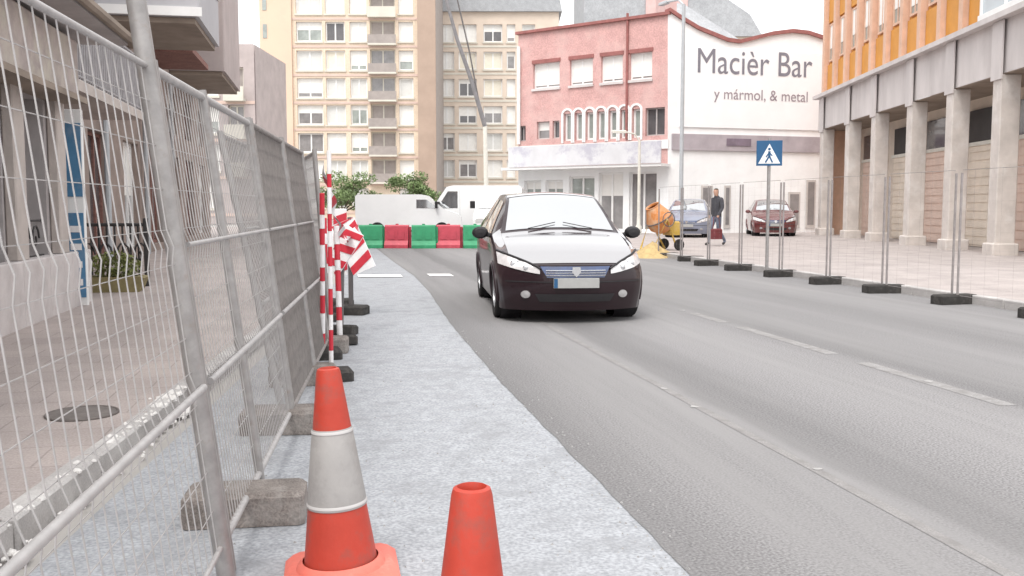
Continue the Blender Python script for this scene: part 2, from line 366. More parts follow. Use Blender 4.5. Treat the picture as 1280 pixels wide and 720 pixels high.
def window(root, op, fmat, pmat, depth=.18, fw=.06, mull=1, y=0, sill=None, half=None):
    a, c, d, e = op; yy = y + depth - .03
    b = MB()
    b.box(a + .003, yy - .05, c + .003, a + fw, yy + .02, e - .003); b.box(d - fw, yy - .05, c + .003, d - .003, yy + .02, e - .003)
    b.box(a + fw, yy - .05, c + .003, d - fw, yy + .02, c + fw); b.box(a + fw, yy - .05, e - fw, d - fw, yy + .02, e - .003)
    for k in range(mull):
        xm = a + (d - a) * (k + 1) / (mull + 1); b.box(xm - fw / 2, yy - .045, c + fw, xm + fw / 2, yy + .015, e - fw)
    wo_ = b.build('window', fmat, root)
    p = MB().box(a + .004, yy + .0, c + .004, d - .004, yy + .015, e - .004).build('pane', pmat, wo_)
    if half: MB().box(a + .03, yy - .02, c + (e - c) * half, d - .03, yy - .004, e - .03).build('blind', blind, wo_)
    if sill: MB().box(a - .06, y - .07, c - .07, d + .06, y + depth - .06, c - .004).build('sill', sill, wo_)
    return wo_
def frame2(p, q):      # local frame: origin p, x towards q, outward = -y
    return (p[0], p[1], 0), math.atan2(q[1] - p[1], q[0] - p[0]), math.hypot(q[0] - p[0], q[1] - p[1])

# ================================================================== RIGHT ARCADE BUILDING
FA, FB = Vector((19.82, 35.06)), Vector((15.83, 19.58)); fd = (FB - FA).normalized()
p0 = FA - fd * 3.4
loc, rz, _ = frame2(p0, FB)
rb = thing('arcade_building', 'orange panelled building raised on tall grey stone pillars along the pavement', 'building', loc, rz)
W = 24.2; HO = 4.55; HL = 6.0; HT = 12.0; base = .12
facade(rb, W, HL - HO - .14, [], ledge, z0=HO + .02, name='stone_beam', y=.04)
MB().box(-.05, -.22, HL - .14, W, .6, HL).build('ledge', ledge, rb)
MB().box(0, .05, HO - .0, W, 1.72, HO + .018).build('arcade_soffit', soffit, rb)
pil = [.8, 4.6, 7.8, 11.4, 14.6, 17.6, 20.6, 23.6]
for i, t in enumerate(pil):
    po = MB().bbox(t - .24, -.02, base + .3, t + .24, .46, HO - .003, .02).build('pillar', pillar_m, rb)
    MB().bbox(t - .32, -.10, base, t + .32, .54, base + .3, .03).build('plinth', pillar_m, po)
    MB().box(t - .30, -.06, HO - .12, t + .30, -.023, HL - .15).build('beam_facing', ledge, po)
# shop fronts set back in the arcade
facade(rb, W, HO - base, [], shopwall, z0=base, y=1.7, name='shop_wall')
for i in range(len(pil) - 1):
    a, c = pil[i] + .55, pil[i + 1] - .55
    if i in (0, 2): sm = shutter_r
    else: sm = shutter
    if i == 4: sm = shutter_r
    s_ = MB().box(a, 1.6, base + .02, c, 1.69, 3.15).build('shop_shutter', sm, rb)
    z = base + .1
    for k in range(12):
        MB().box(a + .01, 1.575, base + .08 + k * .25, c - .01, 1.598, base + .08 + k * .25 + .2).build('shutter_slat', sm, s_)
    t_ = MB().box(a, 1.58, 3.2, c, 1.69, 4.2).build('transom_window', dark if i % 2 else glassd, rb)
    MB().box(a - .1, 1.52, 3.13, c + .1, 1.70, 3.24).build('transom_bar', lampwhite, t_)
# upper floors: orange panels and windows between pink pilasters
bays = []; x = .05
facade(rb, W, HT - HL, [], orange, z0=HL, y=.35, name='upper_wall')
nb = 12; bw = 1.62
for i in range(nb):
    a = .05 + i * bw
    if a > 16.4: break
    MB().box(a, .12, HL + .003, a + .30, .345, HT).build('pilaster', pilpink, rb)
    MB().box(a + .34, .27, HL + .06, a + bw - .05, .342, HL + 1.25).build('panel', orange, rb)
    wz = HL + 1.35
    for k in range(2):
        fr = MB(); xa, xb = a + .52, a + bw - .22; za, zb = wz + k * 3.0, wz + k * 3.0 + 1.55
        fr.box(xa, .26, za, xa + .07, .345, zb); fr.box(xb - .07, .26, za, xb, .345, zb); fr.box(xa + .07, .26, za, xb - .07, .345, za + .07); fr.box(xa + .07, .26, zb - .07, xb - .07, .345, zb)
        fr.box((xa + xb) / 2 - .03, .27, za + .07, (xa + xb) / 2 + .03, .34, zb - .07)
        wo_ = fr.build('window', pilpink, rb)
        MB().box(xa + .02, .30, za + .02, xb - .02, .343, zb - .02).build('pane', glassg, wo_)
        MB().box(xa + .04, .285, za + (zb - za) * random.choice([.2, .35, .5]), xb - .04, .298, zb - .05).build('blind', blind, wo_)
    MB().box(a + .34, .27, wz + 1.65, a + bw - .05, .342, wz + 2.9).build('panel', orange, rb)
# pale glazed bay standing on the ledge past the orange part
gb = MB().box(16.75, -.12, HL + .004, W, .34, HT - 1).build('glazed_bay', M('bay_glass', (.50, .56, .60), .15, .1, 1, spec=.8), rb)
for k in range(6): MB().box(16.75 + k * 1.4, -.17, HL + .006, 16.83 + k * 1.4, -.122, HT - 1).build('bay_mullion', white_p, gb)
MB().box(16.72, -.2, HL + .004, W, -.125, HL + .14).build('bay_rail', white_p, gb)
MB().box(-.05, .36, HL, W, 9, HT + .02).build('upper_volume', pilpink, rb)
MB().box(-.06, .34, 0, -.0, 9, HL - .15).build('end_wall', pilpink, rb)
MB().box(0, 1.75, 0, W, 9, HO - .01).build('lower_volume', shopwall, rb)

# ================================================================== PINK AND WHITE CORNER BUILDING
A0, A1, A2 = (9.38, 47.25), (14.99, 41.07), (24.6, 42.1)
loc, rz, Wp = frame2(A0, A1)
pb = thing('corner_building', 'pink brick building with white lettered gable wall and white canopy', 'building', loc, rz)
HP = 9.75
# local px scale: 186 px over Wp metres
def px(u): return (u - 648) / 187.0 * Wp
up_ops = [(px(668), 7.05, px(703), 8.25), (px(716), 7.05, px(745), 8.25), (px(755), 7.05, px(781), 8.25), (px(789), 7.05, px(815), 8.25)]
lo_ops = [(px(646) + .1, 4.55, px(658), 5.3), (px(673), 4.6, px(690), 5.45), (px(694), 4.6, px(703), 5.45)] + [(px(709 + k * 14.0), 4.45, px(709 + k * 14.0 + 9.3), 5.75) for k in range(7)] + [(px(808), 4.5, px(830), 5.75)]
gr_ops = [(px(656), 1.55, px(679), 2.6), (px(685), 1.55, px(708), 2.6), (px(716), 1.1, px(748), 2.75), (px(753), .2, px(783), 2.9), (px(790), .2, px(822), 2.9)]
facade(pb, Wp, HP - 3.2, up_ops + lo_ops, pinkbrick, z0=3.2, name='brick_wall', depth=.22)
facade(pb, Wp, 3.2, gr_ops, white_r, z0=0, name='ground_floor_wall', depth=.22)
for o_ in up_ops:
    wn = window(pb, o_, white_p, glassm, .22, .07, 1, half=.12)
    MB().box(o_[0] - .05, -.05, o_[3] + .004, o_[2] + .05, -.004, o_[3] + .17).build('lintel', redcap, wn)
    MB().box(o_[0] - .05, -.08, o_[1] - .12, o_[2] + .05, -.004, o_[1] - .004).build('sill', ledge, wn)
for i, o_ in enumerate(lo_ops):
    if i in (0, 10): window(pb, o_, lgrey, glassd, .22, .06, 1)
    elif i in (1, 2): window(pb, o_, ledge, glassd if i == 2 else glassm, .22, .06, 0, half=.5 if i == 1 else None)
    else:
        wn = window(pb, o_, white_p, glassg, .22, .09, 0)
        xc = (o_[0] + o_[2]) / 2; ww = (o_[2] - o_[0]) / 2 + .12
        b = MB(); n = 10                                   # white arched surround
        for k in range(n):
            a0, a1 = math.pi * k / n, math.pi * (k + 1) / n
            q = lambda a, r: (xc - math.cos(a) * r, o_[3] - .05 + math.sin(a) * r * .9)
            b.prism([q(a0, ww - .1), q(a1, ww - .1), q(a1, ww), q(a0, ww)], -.06, -.004)
        b.box(xc - ww, -.06, o_[1] - .1, xc - ww + .1, -.004, o_[3] - .05); b.box(xc + ww - .1, -.06, o_[1] - .1, xc + ww, -.004, o_[3] - .05)
        b.build('arched_surround', white_p, wn)
for i, o_ in enumerate(gr_ops): window(pb, o_, white_p, glassg if i < 3 else glassm, .22, .09, 1, half=.6 if i in (0, 1, 3) else None)
MB().box(-.4, -.9, 3.1, Wp + .1, -.004, 3.22).build('canopy', white_p, pb)
MB().box(px(650), -.95, 3.23, Wp + .1, -.88, 4.2).build('canopy_fascia', M('canopy_fascia', (.62, .62, .64), .6, .10, 1.0, dirt=(.48, .47, .53), dirt_scale=.8, dirt_lo=.5, dirt_hi=.6), pb)
MB().box(-.2, -.06, 3.9, Wp, -.006, 4.3).build('string_course', white_p, pb)
MB().box(-.1, -.15, HP, Wp + .02, .2, HP + .13).build('eaves', redcap, pb)
MB().tube([(px(650), -.1, 4.4), (px(650), -.1, HP - .6)], .09).build('drain_pipe', white_p, pb)
MB().tube([(px(787), -.07, 4.4), (px(787), -.07, HP + .3)], .06).build('down_pipe', redcap, pb)
MB().box(.02, .24, 0, Wp - .05, 5, HP - .02).build('inner_volume', M('dim_interior', (.12, .11, .10), .9, .1, 1), pb)
# white gable wall with a wavy coped parapet
l2, r2, Wg = frame2(A1, A2)
gw = bpy.data.objects.new('gable_wall', None)
Mw = Matrix.Translation(Vector(l2)) @ Matrix.Rotation(r2, 4, 'Z'); Mi = (Matrix.Translation(Vector(loc)) @ Matrix.Rotation(rz, 4, 'Z')).inverted() @ Mw
def tl(p): return tuple(Mi @ Vector(p))
def addT(bm_, name, mat, parent, smooth=False):
    bm_.v = [tl(v) for v in bm_.v]; return bm_.build(name, mat, parent, smooth)
def gx(u): return (u - 837) / 24.1
prof = [(835, 20), (850, 30), (870, 42), (890, 50), (905, 56), (920, 58), (940, 53), (960, 48), (985, 45), (1005, 47), (1025, 53), (1045, 58)]
def gz(u, v):
    d = 43 + (u - 835) / 205 * 2.4; return 1.33 + (258 - v) * d / 1200
top = [(gx(u), gz(u, v)) for u, v in prof]
gwall = addT(MB().prism([(0, 0), (top[-1][0], 0)] + list(reversed(top)), 0, .35), 'gable_wall', white_r, pb)
b = MB()
for (xa, za), (xb, zb) in zip(top[:-1], top[1:]): b.prism([(xa, za + .002), (xb, zb + .002), (xb, zb + .17), (xa, za + .17)], -.12, .42)
addT(b, 'coping', redcap, gwall)
addT(MB().box(gx(840), -.10, gz(840, 188), gx(1040), -.004, gz(840, 168)), 'sign_band', signgrey, gwall)
addT(MB().box(gx(905), -.13, gz(905, 183), gx(935), -.104, gz(905, 174)), 'sign_band_plaque', M('plaque', (.2, .16, .2), .7, .2, 3), gwall)
addT(MB().bbox(gx(848), -.06, gz(860, 160), gx(1036), -.004, gz(860, 62), .01), 'sign_board', M('sign_board_white', (.84, .85, .86), .6, .03, 1), gwall)
def glyphs(body):
    cu = bpy.data.curves.new('txt', 'FONT'); cu.body = body; cu.size = 1
    to = bpy.data.objects.new('txt', cu); COL.objects.link(to)
    dg = bpy.context.evaluated_depsgraph_get(); me = bpy.data.meshes.new_from_object(to.evaluated_get(dg)); bpy.data.objects.remove(to); return me
def text(body, mat, xa, xb, zbase, zh, parent, name):
    mx = lambda m_: max(v.co.x for v in m_.vertices)
    full = glyphs(body); x0 = min(v.co.x for v in full.vertices); x1 = mx(full)
    for i, ch in enumerate(body):
        if ch == ' ': continue
        me = glyphs(ch); off = mx(glyphs(body[:i + 1])) - mx(me)
        for v in me.vertices: v.co = Vector(tl((xa + (v.co.x + off - x0) / (x1 - x0) * (xb - xa), -.075, zbase + v.co.y / .73 * zh)))
        me.materials.clear(); me.materials.append(mat); link(name, me, parent)
text('Macièr Bar', lettr, gx(869), gx(1011), gz(930, 96), 1.15, gwall, 'letter')
text('y mármol, & metal', lettp, gx(889), gx(1006), gz(940, 127), .5, gwall, 'letter')
for (u0, u1, v0, v1) in ((876, 890, 232, 290), (904, 912, 232, 285), (985, 1000, 240, 285), (1008, 1020, 225, 285)):
    wd = addT(MB().box(gx(u0), -.06, max(.15, gz(u0, v1)), gx(u1), -.004, gz(u0, v0)), 'door', M('pale_door', (.55, .52, .50), .6, .1, 2), gwall)
    addT(MB().box(gx(u0) + .08, -.075, max(.3, gz(u0, v1)) + .15, gx(u1) - .08, -.063, gz(u0, v0) - .1), 'pane', glassm, wd)
addT(MB().prism([(0, 0), (9.2, 0), (9.2, 7.9), (4, 8.2), (0, 9.5)], .36, 8), 'rear_volume', white_r, pb)
# grey hip roof behind the parapet
addT(MB().add([(gx(862), .8, 9.2), (gx(950), .8, 8.6), (gx(950), 7, 8.6), (gx(862), 7, 9.2), (gx(872), 3, 11.0), (gx(890), 3, 10.9)], [(0, 1, 5, 4), (1, 2, 5), (2, 3, 4, 5), (3, 0, 4)]), 'hip_roof', slate, pb)
addT(MB().box(gx(848), 1.5, 9.3, gx(862), 2.5, 10.9), 'chimney', M('pink_chimney', (.6, .42, .40), .9, .1, 3), pb)

# ================================================================== GREY ROOFED BLOCK BEHIND
g0, g1 = (19.0, 70.8), (32.2, 68.5)
loc, rz, Wc = frame2(g0, g1)
gbk = thing('slate_roofed_block', 'block with grey slate roof and pink chimneys behind the pink brick building', 'building', loc, rz)
facade(gbk, Wc, 14, [], aptpink, name='wall')
MB().prism([(0, 14), (Wc, 14), (Wc - 1, 15.6), (Wc - 3, 16.9), (0, 18.5)], -.3, 9).build('roof', slate, gbk)
for xx in (4.6, 6.6):
    MB().box(xx, -.5, 14.5, xx + 1.1, 1, 18.2).build('chimney', M('pink_chimney', (.6, .42, .40), .9, .1, 3), gbk)
MB().box(.5, -.42, 14.1, 3.5, -.31, 14.7).build('roof_window', glassm, gbk)
MB().box(5.0, -.42, 14.1, 6.2, -.31, 14.6).build('roof_window', white_p, gbk)

# ================================================================== APARTMENT BLOCKS
def apt(name, label, p, q, wallm, cols, rows, Hh, D_, seed, band=None, plain=None):
    rnd = random.Random(seed)
    loc, rz, Wd = frame2(p, q)
    t = thing(name, label, 'building', loc, rz)
    ops = []; kinds = []
    for zc in rows:
        for (xa, xb, kind) in cols:
            hh = 1.0 if kind != 'balcony' else 1.25
            if kind == 'balcony' and zc < 3: continue
            ops.append((xa, zc - hh, xb, zc + (1.0 if kind != 'balcony' else 1.1))); kinds.append(kind)
    facade(t, Wd, Hh, ops, wallm, .35, name='wall')
    for o_, k in zip(ops, kinds):
        if k == 'balcony':
            wn = window(t, o_, aptpar, blind_g if rnd.random() < .7 else glassm, 1.0 if False else .35, .12, 1)
            MB().box(o_[0] - .15, -.75, o_[1] - .2, o_[2] + .15, -.004, o_[1] - .02).build('balcony_slab', aptpar, wn)
            MB().box(o_[0] - .15, -.75, o_[1] - .018, o_[2] + .15, -.66, o_[1] + .85).build('balcony_parapet', aptpar if rnd.random() < .6 else blind_g, wn)
        else:
            r_ = rnd.random()
            pm = [blind, blind, blind_c, blind_c2][rnd.randrange(4)] if r_ < .6 else (glassg if r_ < .8 else (glassm if r_ < .92 else glassd))
            wn = window(t, o_, white_p, pm, .35, .14, 1 if o_[2] - o_[0] > 1.6 else 0, half=rnd.choice([.25, .45, .6, .75, None]) if pm in (glassg, glassm, glassd) else None)
            MB().box(o_[0] - .1, -.12, o_[1] - .18, o_[2] + .1, -.004, o_[1] - .004).build('sill', aptpar, wn)
    # floor bands
    for zc in rows:
        MB().box(0, -.06, zc - 1.62, Wd, -.004, zc - 1.40).build('floor_band', aptpar if wallm is aptpink else M('pinkish_floor_band', (.60, .46, .40), .9, .08, 1), t)
    MB().box(0.02, .37, 0, Wd - .02, D_, Hh).build('inner_volume', wallm if wallm is lpink else blind_g, t)
    return t, Wd
rows = [2.2, 5.1, 7.9, 10.75, 13.5, 16.3, 19.2, 22.0, 24.8]
def ax(u): return (u - 330) / 215.0 * 17.92
cols = [(ax(374), ax(406), 'win'), (ax(410), ax(434), 'win'), (ax(440), ax(461), 'win'), (ax(465), ax(496), 'balcony'), (ax(500), ax(518), 'win')]
a1, wa = apt('apartment_block', 'tall pale brick apartment block with tan side strip and stacked balconies', (-6.48, 103.43), (11.12, 100.06), aptwall, cols, rows, 30, 14, 3)
MB().box(0, -.25, 0, ax(369), -.004, 30.01).build('tan_strip', apttan, a1)
for k in range(9): MB().box(ax(334), -.30, rows[k] - .7, ax(339), -.254, rows[k] + .7).build('strip_window', glassg, a1)
MB().box(ax(524), -.5, 0, ax(546), -.004, 30.01).build('brown_band', aptbrown, a1)
rows2 = [2.6, 5.7, 8.8, 11.9, 15.0, 18.1, 21.2]
def bx_(u): return (u - 545) / 115.0 * 11.4
cols2 = [(bx_(548), bx_(566), 'win'), (bx_(571), bx_(592), 'win'), (bx_(600), bx_(622), 'win'), (bx_(627), bx_(637), 'win'), (bx_(645), bx_(660), 'win')]
a2, wb2 = apt('apartment_block', 'pinkish grey apartment block with slate roof beside the brown brick band', (12.6, 112.2), (26.5, 109.6), aptpink, cols2, rows2, 23.6, 12, 5)
MB().prism([(-.3, 23.6), (14.5, 23.6), (13.5, 28.5), (-.3, 28.5)], -.4, 10).build('roof', slate, a2)
# small balcony block at the far left
a3, _ = apt('balcony_block', 'narrow pinkish block with small balconies at the end of the left street', (-11.8, 76.5), (-5.2, 75.2), lpink, [(1.0, 2.2, 'win'), (3.0, 4.0, 'win'), (4.7, 5.9, 'balcony')], [2.2, 5.0, 7.8, 10.6], 13.4, 10, 9)

# ================================================================== LEFT STREET BUILDINGS
# near shop with weathered fascia: facade along +y at x = -3.2 (outward +x)
def left(p_y0, p_y1, x, name, label):
    loc, rz, Wd = frame2((x, p_y0), (x, p_y1)); return thing(name, label, 'building', loc, rz), Wd
SX = -3.2
sh, Wd = left(1.0, 12.6, SX, 'shop_building', 'grey shop front with weathered fascia, vertical pilasters and white base')
# local x = distance along y from 1.0
ops = [(.5, .75, 2.9, 2.55), (3.5, .75, 5.3, 2.55), (5.9, .75, 7.6, 2.55), (8.1, .75, 9.45, 2.55), (9.85, .75, 11.0, 2.55)]
facade(sh, Wd, 6.4, ops, lgrey, .3, z0=0, name='wall')
for i, o_ in enumerate(ops):
    wn = window(sh, o_, lgrey, glassd, .3, .07, 3 if i < 2 else 2)
    g = MB()                                          # scrolled iron guard low in the window
    za, zb = o_[1] + .02, o_[1] + .42
    g.tube([(o_[0] + .02, .05, za), (o_[2] - .02, .05, za)], .012, 6); g.tube([(o_[0] + .02, .05, zb), (o_[2] - .02, .05, zb)], .012, 6)
    xx = o_[0] + .18
    while xx < o_[2] - .1:
        pts = [(xx + (.15 - .012 * k) * math.cos(k * .62), .05, (za + zb) / 2 + (.17 - .012 * k) * math.sin(k * .62)) for k in range(12)]
        g.tube(pts, .011, 5, False); xx += .33
    g.build('scrolled_guard', iron, wn)
for xx in (.05, 3.0, 5.4, 7.7, 9.5, 11.1):
    MB().bbox(xx, -.12, .78, xx + .36, -.004, 2.6, .015).build('pilaster', lbeige if xx > 7 else lgrey, sh)
xx = 0
while xx < 11.4:
    MB().bbox(xx + .005, -.16, .1, xx + .945, -.004, .775, .012).build('base_slab', lwhite, sh); xx += .95
MB().bbox(0, -.32, 2.63, 11.35, -.004, 3.28, .02).build('fascia', fascia, sh)
MB().bbox(0, -.40, 2.55, 11.4, -.01, 2.622, .01).build('fascia_sill', soffit, sh)
MB().bbox(-.5, -.75, 3.36, 12.1, -.006, 3.50, .02).build('eaves', lgrey, sh)
MB().tube([(-.5, -.80, 3.43), (12.1, -.80, 3.43)], .06).build('gutter', soffit, sh)
MB().box(.02, .32, 0, Wd - .02, 6, 6.38).build('inner_volume', lgrey, sh)
# blue upright panel at the end of the shop front
bl = thing('blue_panel', 'tall blue and white advertising panel fixed at the end of the shop front', 'panel', (-3.17, 12.75, .1), 0)
MB().bbox(-.03, -.03, 0, .215, .05, 2.42, .01).build('board', white_p, bl)
MB().box(.0, -.045, 1.35, .2, -.032, 2.25).build('blue_field', bluep, bl)
MB().box(.02, -.045, .1, .2, -.032, 1.15).build('blue_field', bluep, bl)
for k in range(4): MB().box(.04, -.05, .25 + k * .22, .17, -.046, .33 + k * .22).build('white_mark', swhite, bl)

# recessed brick house
rh, Wd = left(12.7, 19.6, -5.0, 'brick_house', 'recessed red brick house with balcony behind the iron railing')
ops = [(.9, .4, 2.0, 2.5), (2.9, .4, 3.9, 2.4), (4.8, .1, 5.8, 2.5), (.9, 3.4, 2.0, 5.4), (3.2, 3.4, 4.4, 5.4)]
facade(rh, Wd, 9, ops, lbrick, .25, name='wall')
for i, o_ in enumerate(ops): window(rh, o_, soffit, glassd, .25, .08, 1, half=.6 if i % 2 else None)
for xx in (.3, 2.3, 4.2, 6.2): MB().bbox(xx, -.1, .1, xx + .28, -.004, 2.85, .02).build('brick_pier', lbrick, rh)
bs = MB().bbox(.2, -1.8, 2.86, 5.6, -.004, 3.02, .02).build('balcony_slab', lbeige, rh)
b = MB()
def bars(b, pts, z0, z1, sp, r):
    for (x0, y0), (x1, y1) in pts:
        n = max(1, int(math.hypot(x1 - x0, y1 - y0) / sp))
        for k in range(n + 1):
            x, y = x0 + (x1 - x0) * k / n, y0 + (y1 - y0) * k / n; b.tube([(x, y, z0), (x, y, z1)], r, 5)
        b.tube([(x0, y0, z1), (x1, y1, z1)], r * 1.6, 6); b.tube([(x0, y0, z0 + .05), (x1, y1, z0 + .05)], r * 1.3, 6)
bars(b, [((.25, -.08), (.25, -1.75)), ((.25, -1.75), (5.55, -1.75)), ((5.55, -1.75), (5.55, -.08))], 3.02, 3.95, .13, .016)
b.build('balcony_railing', M('grey_iron', (.30, .29, .30), .6, .15, 6), bs)
MB().box(.02, .27, 0, Wd - .02, 6, 8.98).build('inner_volume', lbrick, rh)

# iron railing with scrolls in front of the brick house
ir = thing('iron_railing', 'dark scrolled iron railing standing behind the yellow-green planter', 'railing', (-4.0, 15.6, .1), 0)
b = MB(); bars(b, [((0, 0), (1.25, 0))], .05, .95, .11, .016); b.build('bars', iron, ir)
b = MB()
for k in range(5):
    pts = [(.15 + k * .25 + (.11 - .008 * q) * math.cos(q * .6), -.02, .5 + (.2 - .012 * q) * math.sin(q * .6)) for q in range(13)]
    b.tube(pts, .016, 5, False)
b.build('scroll', iron, ir)
for xx in (0, 1.25): MB().bbox(xx - .035, -.035, 0, xx + .035, .035, 1.05, .008).build('post', iron, ir)
# planter
def leaves(b, c, rx, ry, rz_, n, s_, shell=.55):
    for _ in range(n):
        while True:
            v = Vector((random.uniform(-1, 1), random.uniform(-1, 1), random.uniform(-1, 1)))
            if shell < v.length < 1: break
        p = Vector((c[0] + v.x * rx, c[1] + v.y * ry, c[2] + v.z * rz_))
        q = Matrix.Rotation(random.uniform(0, 6.28), 3, Vector((random.gauss(0, 1), random.gauss(0, 1), random.gauss(0, 1))).normalized())
        l = s_ * random.uniform(.6, 1.3)
        b.add([p + q @ Vector(k) for k in ((-l, 0, 0), (0, -l * .45, .1 * l), (l, 0, 0), (0, l * .45, .1 * l))], [(0, 1, 2, 3)])
pt = thing('planter', 'stone trough planter with yellow-green shrub beside the blue panel', 'planter', (-3.05, 14.75, .1), 0)
MB().prism([(-.36, 0), (.36, 0), (.44, .2), (.40, .22), (-.40, .22), (-.44, .2)], -.2, .2).build('trough', M('ochre_trough', (.24, .20, .10), .9, .2, 6), pt)
b = MB(); leaves(b, (0, 0, .36), .40, .22, .22, 700, .04, .2); stuff(b.build('foliage', leaf2, pt, fix=False))

# long building beyond with overhanging bays
lb, Wd = left(19.7, 41, -4.7, 'overhang_building', 'long building with grey and pinkish bays overhanging the left pavement')
ops = [(1.0 + k * 3.4, .3, 2.9 + k * 3.4, 2.9) for k in range(6)] + [(1.0 + k * 3.4, 3.6, 2.6 + k * 3.4, 4.9) for k in range(6)]
lbrown = M('left_brown_stone', (.27, .215, .19), .9, .18, 2, .4, 30)
facade(lb, Wd, 12, ops, lbrown, .25, name='wall')
for i, o_ in enumerate(ops): window(lb, o_, white_p if i % 2 else lbrick, glassm if i % 3 else glassd, .25, .08, 2, half=.5 if i % 4 == 1 else None)
by = MB().bbox(1.9, -2.1, 5.32, 5.8, -.004, 11.8, .03).build('grey_bay', bay_m, lb)
MB().box(2.0, -2.0, 5.20, 5.7, -.02, 5.316).build('bay_soffit', soffit, by)
MB().box(1.85, -2.16, 5.33, 1.898, -.1, 5.52).build('bay_trim', white_p, by)
for k in range(3): MB().box(2.4 + k * 1.2, -2.14, 6.4, 3.2 + k * 1.2, -2.104, 8.2).build('window', glassm, by)
by2 = MB().bbox(11.6, -1.65, 5.5, 17.0, -.004, 14.6, .03).build('pinkish_bay', lpink, lb)
MB().box(11.7, -1.55, 5.38, 16.9, -.02, 5.496).build('bay_soffit', soffit, by2)
MB().box(7.0, -1.3, 5.35, 10.4, -.004, 5.5).build('canopy', lbrick, lb)
for xx in (2.1, 6.6, 11.0): MB().tube([(xx, -.12, .1), (xx, -.12, 5.2)], .06).build('down_pipe', lampgrey, lb)
MB().box(.02, .27, 0, Wd - .02, 7, 11.98).build('inner_volume', lbeige, lb)

# ================================================================== TREES
def tree(name, label, loc, trunk_h, crown, lm, n, ls, group=None):
    t = thing(name, label, 'tree', loc, 0, group)
    b = MB(); b.tube([(0, 0, 0), (.03, .02, trunk_h * .5), (-.02, .04, trunk_h)], [.13, .1, .07], 8)
    limbs = []
    for k in range(7):
        a = k * .9 + random.uniform(-.2, .2); e = (crown[0] * .6 * math.cos(a), crown[1] * .6 * math.sin(a), trunk_h + crown[2] * random.uniform(.5, 1.3))
        b.tube([(-.02, .04, trunk_h * .95), (e[0] * .5, e[1] * .5, trunk_h + (e[2] - trunk_h) * .45), e], [.06, .04, .015], 6); limbs.append(e)
    b.build('trunk', bark, t, True)
    b = MB()
    for k in range(16):
        a = random.uniform(0, 6.28); r_ = random.uniform(.15, .85)
        c = (crown[0] * r_ * math.cos(a), crown[1] * r_ * math.sin(a), trunk_h + crown[2] * (.9 + random.uniform(-.75, .75) * (1 - r_ * .5)))
        s_ = random.uniform(.25, .42); leaves(b, c, crown[0] * s_, crown[1] * s_, crown[2] * s_ * .9, n // 16, ls, .25)
    stuff(b.build('crown', lm, t, fix=False)); return t
tree('street_tree', 'bushy light green tree standing behind the white vans, by the striped post', (1.0, 64, 0), 1.0, (2.7, 1.6, 1.5), leaf1, 5600, .10)
tree('street_tree', 'dark green rounded tree behind the taller white van', (5.6, 63, 0), 1.0, (2.1, 1.3, 1.45), leaf1, 4600, .10)

# ================================================================== LEFT FENCE
wire_d = M('darker_wire', (.235, .215, .205), .7, .2, 14, metal=.15)  # darker wire colour for the farther and spare panels
def tube_part(name, pts, r, mat, parent, n=10): return MB().tube(pts, r, n).build(name, mat, parent, True)
def fence_panel(label, y0, L, hs_=(1.85, 1.85), posts=None, rl=(.022, .022), x_of=lambda y: -.62 + .07 * y, ang=math.atan(.07), lean=7.0, sp=.05, wr=.0026, cross=True, group=None, pm=None, wm=None, tr=.017, upper=True):
    pm = pm or galv; wm = wm or galv_l
    t = thing('fence_panel', label, 'fence panel', (x_of(y0), y0, 0), R(90) - ang, group, rx=-R(lean))
    Ht = 1.85
    posts = posts or [0, L]
    for k, xx in enumerate(posts):
        h = hs_[min(k, len(hs_) - 1)]; r_ = rl[min(k, len(rl) - 1)]
        p = tube_part('post', [(xx, 0, 0), (xx, 0, h)], r_, pm, t)
    xs = posts[0], posts[-1]
    tube_part('top_rail', [(xs[0] + .02, 0, Ht - .03), (xs[1] - .02, 0, Ht - .03)], tr, wm, t)
    tube_part('bottom_rail', [(xs[0] + .02, 0, .12), (xs[1] - .02, 0, .12)], tr * .9, wm, t)
    if cross:
        tube_part('crossbar', [(xs[0] + .02, -.028, .70), (xs[1] - .02, -.028, .70)], .013, galv_l, t)
        if upper: tube_part('crossbar', [(xs[0] + .02, -.024, 1.20), (xs[1] - .02, -.024, 1.20)], .009, galv_l, t)
    b = MB(); n = int(L / sp)
    for k in range(1, n):
        xx = L * k / n
        b.tube([(xx, 0, .12), (xx, 0, .64), (xx, -.014, .70), (xx, 0, .76), (xx, 0, 1.14), (xx, -.014, 1.20), (xx, 0, 1.26), (xx, 0, Ht - .03)], wr, 4, False)
    for z in (.26, .4, .52, .64, .76, .88, 1.0, 1.14, 1.26, 1.4, 1.55, 1.7): b.tube([(.02, .004, z), (L - .02, .004, z)], wr * .7, 4, False)
    stuff(b.build('wire_mesh', wm, t, fix=False))
    return t
fence_panel('near wire fence panel ending in a tall thick grey post', .35, 3.14, (1.85, 2.2), rl=(.022, .033), sp=.08, wr=.0024, upper=False, tr=.011)
fence_panel('wire fence panel between the tall thick post and the second concrete foot', 3.56, 2.18, posts=[0, .87, 2.18])
fence_panel('wire fence panel spanning the second and third concrete feet', 5.80, 1.5, sp=.035, wr=.0028, wm=wire_d)
fence_panel('wire fence panel from third concrete foot to the red striped pole', 7.36, 1.5, sp=.035, wr=.0028, wm=wire_d)
fence_panel('last wire fence panel, turning away behind the red striped pole', 8.95, 2.6, x_of=lambda y: .02, ang=-.10, lean=4)
fence_panel('far wire fence panel standing across the left pavement behind the street fence', 12.2, 2.4, x_of=lambda y: -.35, ang=-.25, lean=2)
fence_panel('spare wire fence panel leaning behind the third concrete foot', 6.5, 1.5, x_of=lambda y: -.62 + .07 * y - .16, lean=11, sp=.04, wr=.0028, wm=wire_d)
